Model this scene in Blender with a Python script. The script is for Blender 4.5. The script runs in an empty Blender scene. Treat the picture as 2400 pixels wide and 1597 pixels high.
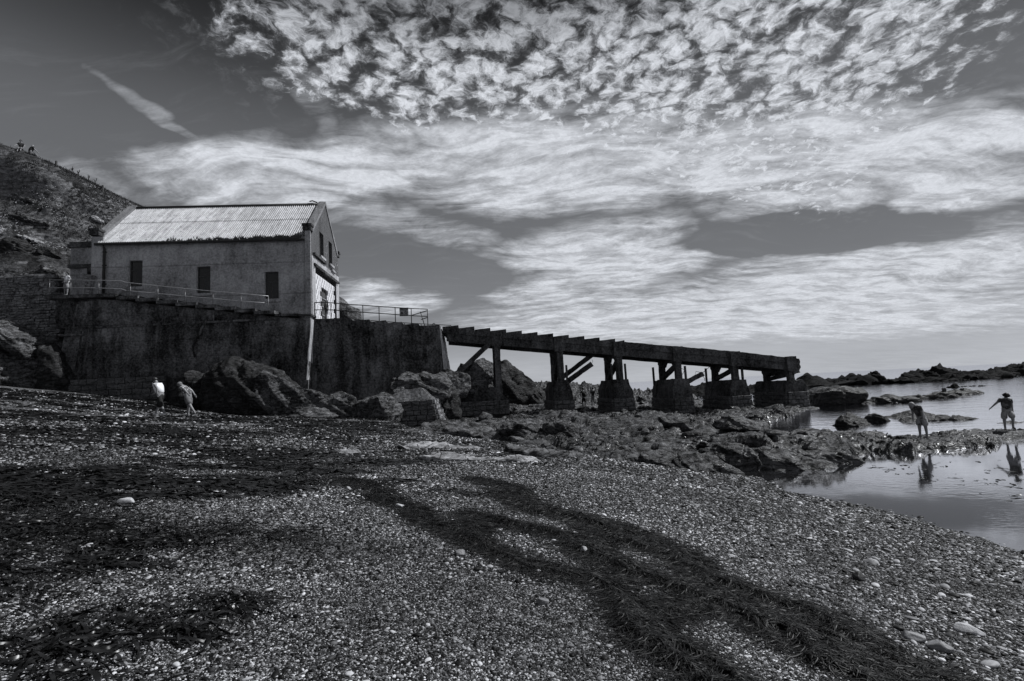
import bpy, bmesh, math, random
import numpy as np
from mathutils import Matrix, Vector, Euler

# ---------------------------------------------------------------- camera, sky, sun, exposure
scene = bpy.context.scene
C = scene.collection
CAM_Z = 1.6
PITCH = math.atan(111.3 / 1200)
ROLL = math.radians(2.857)
cam_data = bpy.data.cameras.new('camera')
cam_data.sensor_width = 36.0
cam_data.lens = 18.0
cam_data.clip_start = 0.05
cam_data.clip_end = 20000
cam = bpy.data.objects.new('camera', cam_data)
cam.matrix_world = (Matrix.Translation((0, 0, CAM_Z)) @ Matrix.Rotation(math.pi / 2 + PITCH, 4, 'X')
                    @ Matrix.Rotation(-ROLL, 4, 'Z'))
C.objects.link(cam)
scene.camera = cam

SUN_AZ = math.radians(15)      # from +X (right of the picture) towards +Y (away from the camera)
SUN_EL = math.radians(49)
sun_vec = Vector((math.cos(SUN_AZ) * math.cos(SUN_EL), math.sin(SUN_AZ) * math.cos(SUN_EL), math.sin(SUN_EL)))
sun_data = bpy.data.lights.new('sun', 'SUN')
sun_data.energy = 4.6
sun_data.angle = math.radians(0.53)
sun_data.color = (0.97, 0.985, 1.0)
sun = bpy.data.objects.new('sun', sun_data)
sun.rotation_euler = sun_vec.to_track_quat('Z', 'Y').to_euler()
sun.location = (30, 20, 40)
C.objects.link(sun)

scene.view_settings.view_transform = 'Standard'
scene.view_settings.look = 'None'
scene.view_settings.exposure = 0.0
scene.view_settings.gamma = 1.0
scene.view_settings.use_curve_mapping = False


# ---------------------------------------------------------------- node helpers
def N(nt, typ, ins=None, **props):
    n = nt.nodes.new(typ)
    for k, v in props.items():
        setattr(n, k, v)
    for k, v in (ins or {}).items():
        s = n.inputs[k]
        if isinstance(v, bpy.types.NodeSocket):
            nt.links.new(v, s)
        else:
            s.default_value = v
    return n


def M(nt, op, a, b=None, c=None, clamp=False):
    d = {0: a}
    if b is not None:
        d[1] = b
    if c is not None:
        d[2] = c
    return N(nt, 'ShaderNodeMath', d, operation=op, use_clamp=clamp).outputs[0]


def MR(nt, x, a, b, c=0.0, d=1.0, kind='SMOOTHSTEP'):
    n = N(nt, 'ShaderNodeMapRange', {0: x, 1: a, 2: b, 3: c, 4: d}, interpolation_type=kind)
    return n.outputs[0]


def MIX(nt, f, a, b):
    """mix two floats"""
    n = N(nt, 'ShaderNodeMix', {0: f, 2: a, 3: b}, data_type='FLOAT')
    return n.outputs[0]


def NOISE(nt, vec, scale, detail=5.0, rough=0.55, dist=0.0, kind='FBM'):
    n = N(nt, 'ShaderNodeTexNoise', {'Vector': vec, 'Scale': scale, 'Detail': detail, 'Roughness': rough,
                                     'Distortion': dist}, noise_dimensions='3D')
    return n.outputs['Fac']


def MAPV(nt, vec, loc=(0, 0, 0), rot=(0, 0, 0), scale=(1, 1, 1), kind='POINT'):
    return N(nt, 'ShaderNodeMapping', {'Vector': vec, 'Location': loc, 'Rotation': rot, 'Scale': scale},
             vector_type=kind).outputs[0]


def WARP(nt, vec, scale, amount, detail=3.0):
    """push a vector about with a colour noise"""
    n = N(nt, 'ShaderNodeTexNoise', {'Vector': vec, 'Scale': scale, 'Detail': detail})
    c = N(nt, 'ShaderNodeVectorMath', {0: n.outputs['Color'], 1: (0.5, 0.5, 0.5)}, operation='SUBTRACT').outputs[0]
    s = N(nt, 'ShaderNodeVectorMath', {0: c, 'Scale': amount}, operation='SCALE').outputs[0]
    return N(nt, 'ShaderNodeVectorMath', {0: vec, 1: s}, operation='ADD').outputs[0]


# ---------------------------------------------------------------- the sky
world = bpy.data.worlds.new('World')
scene.world = world
world.use_nodes = True
nt = world.node_tree
nt.nodes.clear()
SKY_STRENGTH = 0.1
geo = N(nt, 'ShaderNodeTexCoord').outputs['Generated']
nrm = N(nt, 'ShaderNodeVectorMath', {0: geo}, operation='NORMALIZE').outputs[0]
xyz = N(nt, 'ShaderNodeSeparateXYZ', {0: nrm})
dx, dy, dz = xyz.outputs
up = M(nt, 'MAXIMUM', dz, 0.0)
inv = M(nt, 'DIVIDE', 1.0, M(nt, 'ADD', up, 0.15))
sp = M(nt, 'MULTIPLY', dx, inv)
sq = M(nt, 'MULTIPLY', dy, inv)
plane = N(nt, 'ShaderNodeCombineXYZ', {0: sp, 1: sq, 2: 0.0}).outputs[0]      # a cloud layer overhead, seen in perspective

nish = N(nt, 'ShaderNodeTexSky', sky_type='NISHITA', sun_disc=False, sun_elevation=SUN_EL,
         sun_rotation=math.pi / 2 - SUN_AZ, air_density=1.0, dust_density=0.6, ozone_density=1.0)
lum = N(nt, 'ShaderNodeRGBToBW', {0: nish.outputs[0]}).outputs[0]
# a red filter on black and white film: the blue sky falls away quickly with height
clear = N(nt, 'ShaderNodeFloatCurve', {1: up})
cv = clear.mapping.curves[0]
pts = [(0.0, 0.44), (0.04, 0.40), (0.10, 0.29), (0.18, 0.215), (0.26, 0.175), (0.36, 0.155), (0.42, 0.14), (0.47, 0.11),
       (0.53, 0.06), (0.60, 0.022), (1.0, 0.025)]
cv.points[0].location = pts[0]
cv.points[1].location = pts[-1]
for p in pts[1:-1]:
    cv.points.new(*p)
clear.mapping.update()
lumn = MR(nt, lum, 0.0, 14.0, 0.86, 1.3, 'LINEAR')
base = M(nt, 'MULTIPLY', clear.outputs[0], lumn)
big = NOISE(nt, plane, 0.7, 3, 0.5)
base = M(nt, 'MULTIPLY', base, MR(nt, big, 0.3, 0.7, 0.9, 1.08, 'LINEAR'))


def blob(p, q, rp, rq, ang, soft=1.0, vec=None):
    """an elliptical sheet of cloud lying at (p, q) in the layer"""
    m = N(nt, 'ShaderNodeMapping', {'Vector': vec if vec is not None else warped, 'Location': (p, q, 0),
                                    'Rotation': (0, 0, math.radians(ang)), 'Scale': (rp, rq, 1)}, vector_type='TEXTURE').outputs[0]
    l = N(nt, 'ShaderNodeVectorMath', {0: m}, operation='LENGTH').outputs['Value']
    return MR(nt, l, 1.0 + soft * 0.6, 1.0 - soft * 0.6)


warped = WARP(nt, plane, 2.0, 0.42, 3)
warped = WARP(nt, warped, 7.0, 0.10, 3)
# cirrus veils: (p, q, half length, half width, angle, weight)
veils = [(-0.69, 1.62, 0.46, 0.20, 2, 1.00), (0.15, 1.65, 0.60, 0.26, 4, 1.00), (1.03, 1.61, 0.62, 0.24, -20, 1.05),
         (1.35, 1.81, 0.55, 0.20, -10, 1.00), (0.51, 2.45, 0.53, 0.36, 6, 1.05), (1.95, 2.92, 0.90, 0.70, -45, 1.15),
         (1.58, 3.53, 1.85, 0.75, -8, 1.00), (-0.72, 2.91, 0.32, 0.29, 34, 0.85), (-0.35, 2.06, 0.33, 0.16, 34, 0.45),
         (-0.86, 1.31, 0.26, 0.030, 65, 0.26), (-0.45, 1.33, 0.18, 0.04, 104, 0.26), (-0.99, 1.61, 0.18, 0.10, 3, 0.90),
         (-1.59, 1.50, 0.42, 0.12, 5, 0.50), (0.31, 2.92, 0.43, 0.30, -14, 0.90), (-1.9, 2.4, 1.0, 0.4, 30, 0.8),
         (2.9, 0.9, 1.0, 0.5, 20, 0.8), (-0.9, -1.5, 1.1, 0.5, 20, 0.8), (1.5, -1.2, 1.0, 0.6, -20, 0.7)]
tot = None
for v in veils:
    b = M(nt, 'MULTIPLY', blob(*v[:5], soft=0.8), v[5])
    tot = b if tot is None else M(nt, 'MAXIMUM', tot, b)
# holes of clear sky
hole = blob(1.36, 2.23, 0.62, 0.20, -8, soft=0.5)
tot = M(nt, 'SUBTRACT', tot, M(nt, 'MULTIPLY', hole, 0.9), clamp=True)
hole2 = blob(-0.40, 2.55, 0.40, 0.28, 38, soft=0.9)
tot = M(nt, 'SUBTRACT', tot, M(nt, 'MULTIPLY', hole2, 0.45), clamp=True)
# silky fibres, drawn out along the wind
fib_v = WARP(nt, WARP(nt, plane, 1.4, 0.5, 2), 5.0, 0.10, 3)
fib1 = NOISE(nt, MAPV(nt, fib_v, rot=(0, 0, math.radians(40)), scale=(0.8, 3.0, 1)), 3.4, 7, 0.62, 0.15)
fib2 = NOISE(nt, MAPV(nt, fib_v, rot=(0, 0, math.radians(-58)), scale=(0.8, 3.2, 1)), 6.0, 7, 0.66, 0.1)
fib = M(nt, 'ADD', M(nt, 'MULTIPLY', fib1, 0.6), M(nt, 'MULTIPLY', fib2, 0.4))
fibc = MR(nt, fib, 0.33, 0.66, 0.0, 1.0, 'LINEAR')
lump = NOISE(nt, MAPV(nt, WARP(nt, plane, 3.0, 0.35, 3), rot=(0, 0, math.radians(30)), scale=(0.8, 1.3, 1)), 6.0, 7, 0.64)
body = MR(nt, M(nt, 'ADD', tot, M(nt, 'MULTIPLY', M(nt, 'ADD', 0.08, M(nt, 'MINIMUM', M(nt, 'MULTIPLY', tot, 1.6), 1.0)), M(nt, 'ADD', M(nt, 'MULTIPLY', M(nt, 'SUBTRACT', fibc, 0.5), 0.8), M(nt, 'MULTIPLY', M(nt, 'SUBTRACT', lump, 0.5), 2.0)))), 0.10, 1.25, 0, 1, 'LINEAR')
cir = M(nt, 'MULTIPLY', body, M(nt, 'ADD', 0.62, M(nt, 'MULTIPLY', fibc, 0.66)), clamp=True)
haze_lo = MR(nt, up, 0.0, 0.10, 0.45, 0.0, 'LINEAR')
cir = M(nt, 'ADD', M(nt, 'MULTIPLY', cir, 1.0), M(nt, 'MULTIPLY', M(nt, 'MULTIPLY', fibc, haze_lo), 0.6), clamp=True)
thin = MR(nt, fib, 0.5, 0.8, 0.0, 0.10)
cir = M(nt, 'MAXIMUM', cir, thin)

# altocumulus: a field of small torn cells high up
wv = WARP(nt, plane, 9.0, 0.085, 4)
wv = WARP(nt, wv, 30.0, 0.034, 3)
wv2 = MAPV(nt, wv, scale=(1.0, 0.9, 1))
vor = N(nt, 'ShaderNodeTexVoronoi', {'Vector': wv2, 'Scale': 20.0, 'Smoothness': 0.6, 'Randomness': 1.0},
        feature='SMOOTH_F1', voronoi_dimensions='2D').outputs['Distance']
vor2 = N(nt, 'ShaderNodeTexVoronoi', {'Vector': wv2, 'Scale': 44.0, 'Smoothness': 0.3, 'Randomness': 1.0},
         feature='SMOOTH_F1', voronoi_dimensions='2D').outputs['Distance']
puff = M(nt, 'SUBTRACT', 1.0, M(nt, 'ADD', M(nt, 'MULTIPLY', vor, 1.15), M(nt, 'MULTIPLY', vor2, 0.42)))
torn = NOISE(nt, wv, 44.0, 6, 0.74)
puff = M(nt, 'ADD', puff, M(nt, 'MULTIPLY', M(nt, 'SUBTRACT', torn, 0.5), 1.7))
group_n = NOISE(nt, MAPV(nt, plane, loc=(3.1, 1.7, 0)), 3.0, 3, 0.5)
# where the field lies
edge = M(nt, 'SUBTRACT', M(nt, 'ADD', 1.56, M(nt, 'MULTIPLY', sp, 0.40)), sq)
edge = M(nt, 'ADD', edge, M(nt, 'MULTIPLY', M(nt, 'SUBTRACT', NOISE(nt, plane, 4.0, 4, 0.6), 0.5), 0.5))
left = M(nt, 'ADD', sp, 0.66)
right = M(nt, 'SUBTRACT', M(nt, 'ADD', 1.28, M(nt, 'MULTIPLY', M(nt, 'SUBTRACT', sq, 1.3), 0.25)), sp)
field = M(nt, 'MULTIPLY', MR(nt, edge, -0.12, 0.22), M(nt, 'MULTIPLY', MR(nt, left, -0.15, 0.3), MR(nt, right, -0.15, 0.35)))
field = M(nt, 'MULTIPLY', field, MR(nt, sq, -1.2, 0.2))
thr = M(nt, 'SUBTRACT', 0.84, M(nt, 'MULTIPLY', field, M(nt, 'ADD', 0.38, M(nt, 'MULTIPLY', group_n, 0.76))))
alto = MR(nt, M(nt, 'SUBTRACT', puff, thr), -0.20, 0.74)
alto = M(nt, 'MULTIPLY', alto, MR(nt, field, 0.22, 0.62))
soft_alto = MR(nt, M(nt, 'SUBTRACT', puff, thr), -0.35, 0.35)
alto = M(nt, 'MAXIMUM', alto, M(nt, 'MULTIPLY', M(nt, 'MULTIPLY', soft_alto, field), 0.22))
alto = M(nt, 'MULTIPLY', alto, MR(nt, torn, 0.2, 0.62, 0.72, 1.0, 'LINEAR'))
alto = M(nt, 'MULTIPLY', alto, MR(nt, up, 0.64, 0.54, 0.35, 1.0))

cloud = M(nt, 'MAXIMUM', cir, alto)
cl_lum = MR(nt, torn, 0.2, 0.8, 0.54, 0.86, 'LINEAR')
final = MIX(nt, cloud, base, cl_lum)
below = MR(nt, dz, -0.02, 0.0, 0.12, 1.0, 'LINEAR')
final = M(nt, 'MULTIPLY', M(nt, 'MULTIPLY', final, below), 1.0 / SKY_STRENGTH)
tint = N(nt, 'ShaderNodeCombineXYZ', {0: 0.955, 1: 0.99, 2: 1.06}).outputs[0]
col = N(nt, 'ShaderNodeVectorMath', {0: tint, 'Scale': final}, operation='SCALE').outputs[0]
bg = N(nt, 'ShaderNodeBackground', {'Color': col, 'Strength': SKY_STRENGTH})
out = N(nt, 'ShaderNodeOutputWorld', {'Surface': bg.outputs[0]})
world.cycles.sampling_method = 'MANUAL'
world.cycles.sample_map_resolution = 1024

# ---------------------------------------------------------------- numpy noise
def _hash(ix, iy, iz, seed):
    h = (ix.astype(np.int64) * 374761393 + iy.astype(np.int64) * 668265263 + iz.astype(np.int64) * 2147483647 + seed * 974634777)
    h = (h ^ (h >> 13)) * 1274126177
    h = h ^ (h >> 16)
    return (h & 0xFFFFFF).astype(np.float64) / float(0xFFFFFF)


def vnoise(x, y, z=0.0, seed=0):
    x, y, z = np.broadcast_arrays(np.asarray(x, float), np.asarray(y, float), np.asarray(z, float))
    ix, iy, iz = np.floor(x), np.floor(y), np.floor(z)
    fx, fy, fz = x - ix, y - iy, z - iz
    ix, iy, iz = ix.astype(np.int64), iy.astype(np.int64), iz.astype(np.int64)
    u, v, w = [f * f * f * (f * (f * 6 - 15) + 10) for f in (fx, fy, fz)]
    r = 0.0
    for a in (0, 1):
        for b in (0, 1):
            for c in (0, 1):
                wt = (u if a else 1 - u) * (v if b else 1 - v) * (w if c else 1 - w)
                r = r + wt * _hash(ix + a, iy + b, iz + c, seed)
    return r * 2 - 1


def fbm(x, y, z=0.0, octv=4, gain=0.5, seed=0):
    s, a, t = 0.0, 1.0, 0.0
    for i in range(octv):
        s = s + a * vnoise(np.asarray(x) * 2 ** i + i * 7.3, np.asarray(y) * 2 ** i - i * 3.1, np.asarray(z) * 2 ** i + i * 1.7, seed + i)
        t += a
        a *= gain
    return s / t


def ridged(x, y, z=0.0, octv=4, gain=0.5, seed=0):
    s, a, t = 0.0, 1.0, 0.0
    for i in range(octv):
        s = s + a * (1 - 2 * np.abs(vnoise(np.asarray(x) * 2 ** i + i * 5.3, np.asarray(y) * 2 ** i + i * 2.1, np.asarray(z) * 2 ** i, seed + i)))
        t += a
        a *= gain
    return s / t


def saw(w, drop=0.14):
    """slow rise, sharp fall: the profile of tilted slabs"""
    f = w - np.floor(w)
    return np.where(f < 1 - drop, f / (1 - drop), (1 - f) / drop)


def sstep(x, a, b):
    t = np.clip((x - a) / (b - a), 0, 1)
    return t * t * (3 - 2 * t)


def poly_sd(x, y, poly):
    """signed distance to a polygon, positive inside"""
    d = np.full(x.shape, 1e9)
    inside = np.zeros(x.shape, bool)
    n = len(poly)
    for i in range(n):
        ax, ay = poly[i]
        bx, by = poly[(i + 1) % n]
        ex, ey = bx - ax, by - ay
        t = np.clip(((x - ax) * ex + (y - ay) * ey) / (ex * ex + ey * ey), 0, 1)
        d = np.minimum(d, np.hypot(x - ax - t * ex, y - ay - t * ey))
        cond = ((ay > y) != (by > y)) & (x < ex * (y - ay) / (ey if ey else 1e-9) + ax)
        inside ^= cond
    return np.where(inside, d, -d)


def line_dist(x, y, pts):
    """distance to a polyline, and the fraction along it"""
    d = np.full(x.shape, 1e9)
    f = np.zeros(x.shape)
    n = len(pts) - 1
    for i in range(n):
        ax, ay = pts[i]
        ex, ey = pts[i + 1][0] - ax, pts[i + 1][1] - ay
        t = np.clip(((x - ax) * ex + (y - ay) * ey) / (ex * ex + ey * ey), 0, 1)
        dd = np.hypot(x - ax - t * ex, y - ay - t * ey)
        m = dd < d
        d = np.where(m, dd, d)
        f = np.where(m, (i + t) / n, f)
    return d, f


# ---------------------------------------------------------------- materials (a black and white photograph: everything grey)
MATS = {}


def grey(v):
    return (v * 0.985, v * 0.99, v * 1.03, 1.0)


def new_mat(name):
    m = bpy.data.materials.new(name)
    m.use_nodes = True
    nt = m.node_tree
    nt.nodes.clear()
    b = N(nt, 'ShaderNodeBsdfPrincipled')
    N(nt, 'ShaderNodeOutputMaterial', {'Surface': b.outputs[0]})
    MATS[name] = m
    return m, nt, b


def to_grey(nt, v):
    return N(nt, 'ShaderNodeVectorMath', {0: (0.985, 0.99, 1.03), 'Scale': v}, operation='SCALE').outputs[0]


def put_bump(nt, b, h, strength=0.4, dist=0.05):
    bp = N(nt, 'ShaderNodeBump', {'Height': h, 'Strength': strength, 'Distance': dist})
    nt.links.new(bp.outputs[0], b.inputs['Normal'])


def wpos(nt):
    return N(nt, 'ShaderNodeNewGeometry').outputs['Position']


def plain(name, v, rough=0.7, metal=0.0, var=0.25, scale=6.0, bump=0.0, spec=0.4, coord='Object'):
    m, nt, b = new_mat(name)
    p = N(nt, 'ShaderNodeTexCoord').outputs['Object'] if coord == 'Object' else wpos(nt)
    n = NOISE(nt, p, scale, 5, 0.6)
    v2 = MR(nt, n, 0.25, 0.75, v * (1 - var), v * (1 + var), 'LINEAR')
    nt.links.new(to_grey(nt, v2), b.inputs['Base Color'])
    b.inputs['Roughness'].default_value = rough
    b.inputs['Metallic'].default_value = metal
    b.inputs['Specular IOR Level'].default_value = spec
    if bump:
        put_bump(nt, b, NOISE(nt, p, scale * 4, 4, 0.6), bump, 0.02)
    return m


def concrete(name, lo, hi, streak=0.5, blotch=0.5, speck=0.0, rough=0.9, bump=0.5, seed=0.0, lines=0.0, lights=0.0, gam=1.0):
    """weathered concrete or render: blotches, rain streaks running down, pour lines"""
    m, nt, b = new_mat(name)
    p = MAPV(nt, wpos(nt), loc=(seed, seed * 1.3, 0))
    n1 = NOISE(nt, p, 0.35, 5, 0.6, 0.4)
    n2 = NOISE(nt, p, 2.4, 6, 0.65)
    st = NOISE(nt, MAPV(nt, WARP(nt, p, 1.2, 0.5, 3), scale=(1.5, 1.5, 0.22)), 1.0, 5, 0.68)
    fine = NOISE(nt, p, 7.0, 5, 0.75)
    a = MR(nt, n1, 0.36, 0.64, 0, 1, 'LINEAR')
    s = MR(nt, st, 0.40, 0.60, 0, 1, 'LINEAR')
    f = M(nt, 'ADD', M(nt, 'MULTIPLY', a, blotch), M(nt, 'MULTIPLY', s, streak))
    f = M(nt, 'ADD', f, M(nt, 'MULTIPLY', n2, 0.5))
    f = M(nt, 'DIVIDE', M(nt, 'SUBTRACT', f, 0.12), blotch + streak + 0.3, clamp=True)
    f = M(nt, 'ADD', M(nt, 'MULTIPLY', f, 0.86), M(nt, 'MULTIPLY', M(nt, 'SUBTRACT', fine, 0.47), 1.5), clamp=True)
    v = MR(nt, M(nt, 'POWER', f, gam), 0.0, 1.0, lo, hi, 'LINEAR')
    if lines:
        z = N(nt, 'ShaderNodeSeparateXYZ', {0: p}).outputs[2]
        zz = M(nt, 'ADD', z, M(nt, 'MULTIPLY', NOISE(nt, p, 0.8, 3), 0.12))
        fr = M(nt, 'FRACT', M(nt, 'MULTIPLY', zz, lines))
        ln = MR(nt, fr, 0.0, 0.06, 0.62, 1.0)
        v = M(nt, 'MULTIPLY', v, ln)
    if lights:
        lt = NOISE(nt, MAPV(nt, p, loc=(9, 4, 2), scale=(3.0, 3.0, 0.35)), 1.0, 5, 0.7)
        lk = MR(nt, lt, 0.60, 0.72, 0.0, lights)
        v = M(nt, 'ADD', v, lk)
    if speck:
        vo = NOISE(nt, p, 11.0, 3, 0.5)
        v = M(nt, 'MULTIPLY', v, MR(nt, vo, 0.30, 0.42, 1 - speck, 1.0))
    nt.links.new(to_grey(nt, v), b.inputs['Base Color'])
    b.inputs['Roughness'].default_value = rough
    b.inputs['Specular IOR Level'].default_value = 0.1
    put_bump(nt, b, M(nt, 'ADD', M(nt, 'MULTIPLY', fine, 0.6), n2), bump, 0.06)
    return m


def rock_mat(name, lo, hi, light=0.0, rot=(0.5, 0.25, 0.5), rough=0.75, bump=1.0, wet=0.0, spec=0.2):
    """foliated schist: thin beds, cracks, pale lichen on some faces"""
    m, nt, b = new_mat(name)
    p = wpos(nt)
    pw = WARP(nt, p, 0.9, 0.7, 4)
    bed = NOISE(nt, MAPV(nt, pw, rot=rot, scale=(0.8, 0.8, 7.0)), 1.3, 6, 0.66)
    n1 = NOISE(nt, p, 0.7, 6, 0.62)
    n2 = NOISE(nt, p, 5.0, 6, 0.75)
    crack = N(nt, 'ShaderNodeTexVoronoi', {'Vector': MAPV(nt, pw, rot=rot, scale=(0.7, 1.0, 2.6)), 'Scale': 1.5},
              feature='DISTANCE_TO_EDGE').outputs['Distance']
    cr = MR(nt, crack, 0.0, 0.035, 0.25, 1.0)
    f = M(nt, 'ADD', M(nt, 'MULTIPLY', MR(nt, bed, 0.40, 0.60, 0, 1, 'LINEAR'), 0.45), M(nt, 'MULTIPLY', MR(nt, n1, 0.38, 0.62, 0, 1, 'LINEAR'), 0.25))
    f = M(nt, 'ADD', f, M(nt, 'MULTIPLY', MR(nt, n2, 0.40, 0.60, 0, 1, 'LINEAR'), 0.45), clamp=True)
    v = M(nt, 'MULTIPLY', MR(nt, M(nt, 'POWER', f, 1.6), 0.05, 0.8, lo, hi, 'LINEAR'), cr)
    if light:
        lt = M(nt, 'MULTIPLY', MR(nt, NOISE(nt, MAPV(nt, p, loc=(4, 7, 1)), 1.7, 6, 0.7), 0.56, 0.66), light)
        v = M(nt, 'ADD', v, lt)
    nt.links.new(to_grey(nt, v), b.inputs['Base Color'])
    b.inputs['Roughness'].default_value = rough
    if wet:
        r = MR(nt, n2, 0.35, 0.6, rough, rough - wet, 'LINEAR')
        nt.links.new(r, b.inputs['Roughness'])
    b.inputs['Specular IOR Level'].default_value = spec
    h = M(nt, 'ADD', M(nt, 'MULTIPLY', bed, 0.8), M(nt, 'ADD', M(nt, 'MULTIPLY', n2, 0.35), M(nt, 'MULTIPLY', cr, 0.25)))
    put_bump(nt, b, h, bump, 0.16)
    return m


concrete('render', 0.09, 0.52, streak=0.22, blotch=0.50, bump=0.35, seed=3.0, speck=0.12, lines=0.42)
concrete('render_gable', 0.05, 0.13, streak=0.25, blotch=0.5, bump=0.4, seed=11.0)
concrete('render_pale', 0.14, 0.62, streak=0.5, blotch=0.45, bump=0.3, seed=5.0)
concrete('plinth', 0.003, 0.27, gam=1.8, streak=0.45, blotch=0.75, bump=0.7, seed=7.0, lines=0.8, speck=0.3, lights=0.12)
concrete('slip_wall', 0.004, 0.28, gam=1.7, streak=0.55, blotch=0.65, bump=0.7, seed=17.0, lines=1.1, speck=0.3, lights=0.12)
concrete('slip_concrete', 0.004, 0.19, gam=1.5, streak=0.35, blotch=0.5, bump=0.6, seed=23.0, speck=0.3)
concrete('coping', 0.08, 0.36, streak=0.2, blotch=0.4, bump=0.6, seed=31.0, speck=0.4)
concrete('painted_sun_edge', 0.22, 0.6, streak=0.8, blotch=0.4, bump=0.6, seed=29.0)  # pale concrete that paints sunlight onto seaward wall faces
rock_mat('rock_dark', 0.002, 0.045, light=0.05, wet=0.1, spec=0.2)
rock_mat('rock_mid', 0.004, 0.14, light=0.10, spec=0.2)
rock_mat('rock_reef', 0.003, 0.022, rough=0.9, spec=0.1)
rock_mat('rock_sea', 0.005, 0.038, rough=0.7, wet=0.35)
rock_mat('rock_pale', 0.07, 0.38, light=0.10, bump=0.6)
rock_mat('rock_shelf', 0.003, 0.12, light=0.14, rot=(0.35, -0.5, 0.7), wet=0.5, rough=0.75, bump=1.0)
rock_mat('wall_stone', 0.05, 0.26, light=0.10, bump=0.6)
rock_mat('masonry', 0.05, 0.15, light=0.04, bump=0.7)
plain('mortar', 0.03, 0.95, bump=0.4)
plain('rail_paint', 0.16, 0.45, 0.3, var=0.5, scale=9, coord='World')
plain('rail_bright', 0.36, 0.4, 0.3, var=0.35, scale=7, coord='World')
plain('iron', 0.035, 0.6, 0.3, var=0.4, scale=20, bump=0.3)
plain('timber', 0.045, 0.75, var=0.5, scale=9, bump=0.3)
plain('gutter', 0.02, 0.55, var=0.4)
plain('void', 0.012, 0.95)
plain('block_white', 0.62, 0.85, var=0.16, scale=14, bump=0.3)
plain('plant', 0.05, 0.6, var=0.5, scale=40, coord='World')
m, nt, b = new_mat('glass')
b.inputs['Base Color'].default_value = grey(0.012)
b.inputs['Roughness'].default_value = 0.12

# corrugated roofing: galvanised sheet gone chalky, lichen spots and rust runs down the slope
m, nt, b = new_mat('roof_sheet')
p = wpos(nt)
oi = N(nt, 'ShaderNodeObjectInfo').outputs['Random']
n1 = NOISE(nt, p, 1.3, 5, 0.65)
spots = NOISE(nt, p, 7.5, 5, 0.68)
run = NOISE(nt, MAPV(nt, p, scale=(5.5, 0.45, 0.45)), 1.0, 4, 0.6)
v = MR(nt, n1, 0.3, 0.7, 0.34, 0.54, 'LINEAR')
v = M(nt, 'MULTIPLY', v, MR(nt, oi, 0.0, 1.0, 0.88, 1.08, 'LINEAR'))
v = M(nt, 'MULTIPLY', v, MR(nt, run, 0.30, 0.55, 0.60, 1.0))
v = M(nt, 'MULTIPLY', v, MR(nt, spots, 0.36, 0.45, 0.35, 1.0))
nt.links.new(to_grey(nt, v), b.inputs['Base Color'])
b.inputs['Roughness'].default_value = 0.6
b.inputs['Specular IOR Level'].default_value = 0.4


# ---------------------------------------------------------------- object helpers
def link(o):
    C.objects.link(o)
    return o


def mesh_obj(name, verts, faces, mat, parent=None, smooth=False):
    me = bpy.data.meshes.new(name)
    me.from_pydata([tuple(v) for v in verts], [], faces)
    me.update()
    if smooth:
        me.shade_smooth()
    o = bpy.data.objects.new(name, me)
    mm = mat if isinstance(mat, (list, tuple)) else [mat]
    for x in mm:
        me.materials.append(MATS[x] if isinstance(x, str) else x)
    if parent is not None:
        o.parent = parent
    return link(o)


def grid_obj(name, X, Y, Z, mat, parent=None, smooth=True):
    """one big sheet from 2-D arrays, built fast"""
    h, w = X.shape
    me = bpy.data.meshes.new(name)
    co = np.stack([X, Y, Z], -1).reshape(-1, 3).astype(np.float32)
    i = np.arange(h * w).reshape(h, w)
    q = np.stack([i[:-1, :-1], i[:-1, 1:], i[1:, 1:], i[1:, :-1]], -1).reshape(-1, 4).astype(np.int32)
    fast_mesh(me, co, q)
    if smooth:
        me.shade_smooth()
    me.materials.append(MATS[mat] if isinstance(mat, str) else mat)
    o = bpy.data.objects.new(name, me)
    if parent is not None:
        o.parent = parent
    return link(o)


def fast_mesh(me, co, q):
    k = q.shape[1]
    me.vertices.add(len(co))
    me.vertices.foreach_set('co', np.ascontiguousarray(co, np.float32).ravel())
    me.loops.add(q.size)
    me.loops.foreach_set('vertex_index', np.ascontiguousarray(q, np.int32).ravel())
    me.polygons.add(len(q))
    me.polygons.foreach_set('loop_start', np.arange(0, q.size, k, dtype=np.int32))
    me.update(calc_edges=True)
    me.validate()


def tag(o, label=None, cat=None, group=None, kind=None):
    if label:
        o['label'] = label
    if cat:
        o['category'] = cat
    if group:
        o['group'] = group
    if kind:
        o['kind'] = kind
    return o


# the lifeboat house and its slip stand on one axis: s along it (towards the sea), t across it (away from the camera)
AX = math.radians(4.5)
ORG = Vector((-14.92, 38.0, 0.0))
AXM = Matrix.Translation(ORG) @ Matrix.Rotation(AX, 4, 'Z')


def W(s, t, z):
    return AXM @ Vector((s, t, z))


class Thing:
    """an Empty at the thing's base that parents its parts; part vertices are given in the axis frame (s, t, z) or in world x, y, z"""

    def __init__(self, name, label, cat, base, axis=True, group=None, rotz=0.0):
        self.axis = axis
        self.base = Vector(base)
        self.e = bpy.data.objects.new(name, None)
        self.e.empty_display_size = 0.3
        if axis:
            self.e.location = W(*base)
            self.e.rotation_euler = (0, 0, AX)
        else:
            self.e.location = base
            self.e.rotation_euler = (0, 0, rotz)
        link(self.e)
        tag(self.e, label, cat, group)

    def part(self, name, mb, mat, parent=None, smooth=False, label=None):
        vs = [Vector(v) - self.base for v in mb.v]
        o = mesh_obj(name, vs, mb.f, mat, parent or self.e, smooth)
        if label:
            o['label'] = label
        return o


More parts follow.
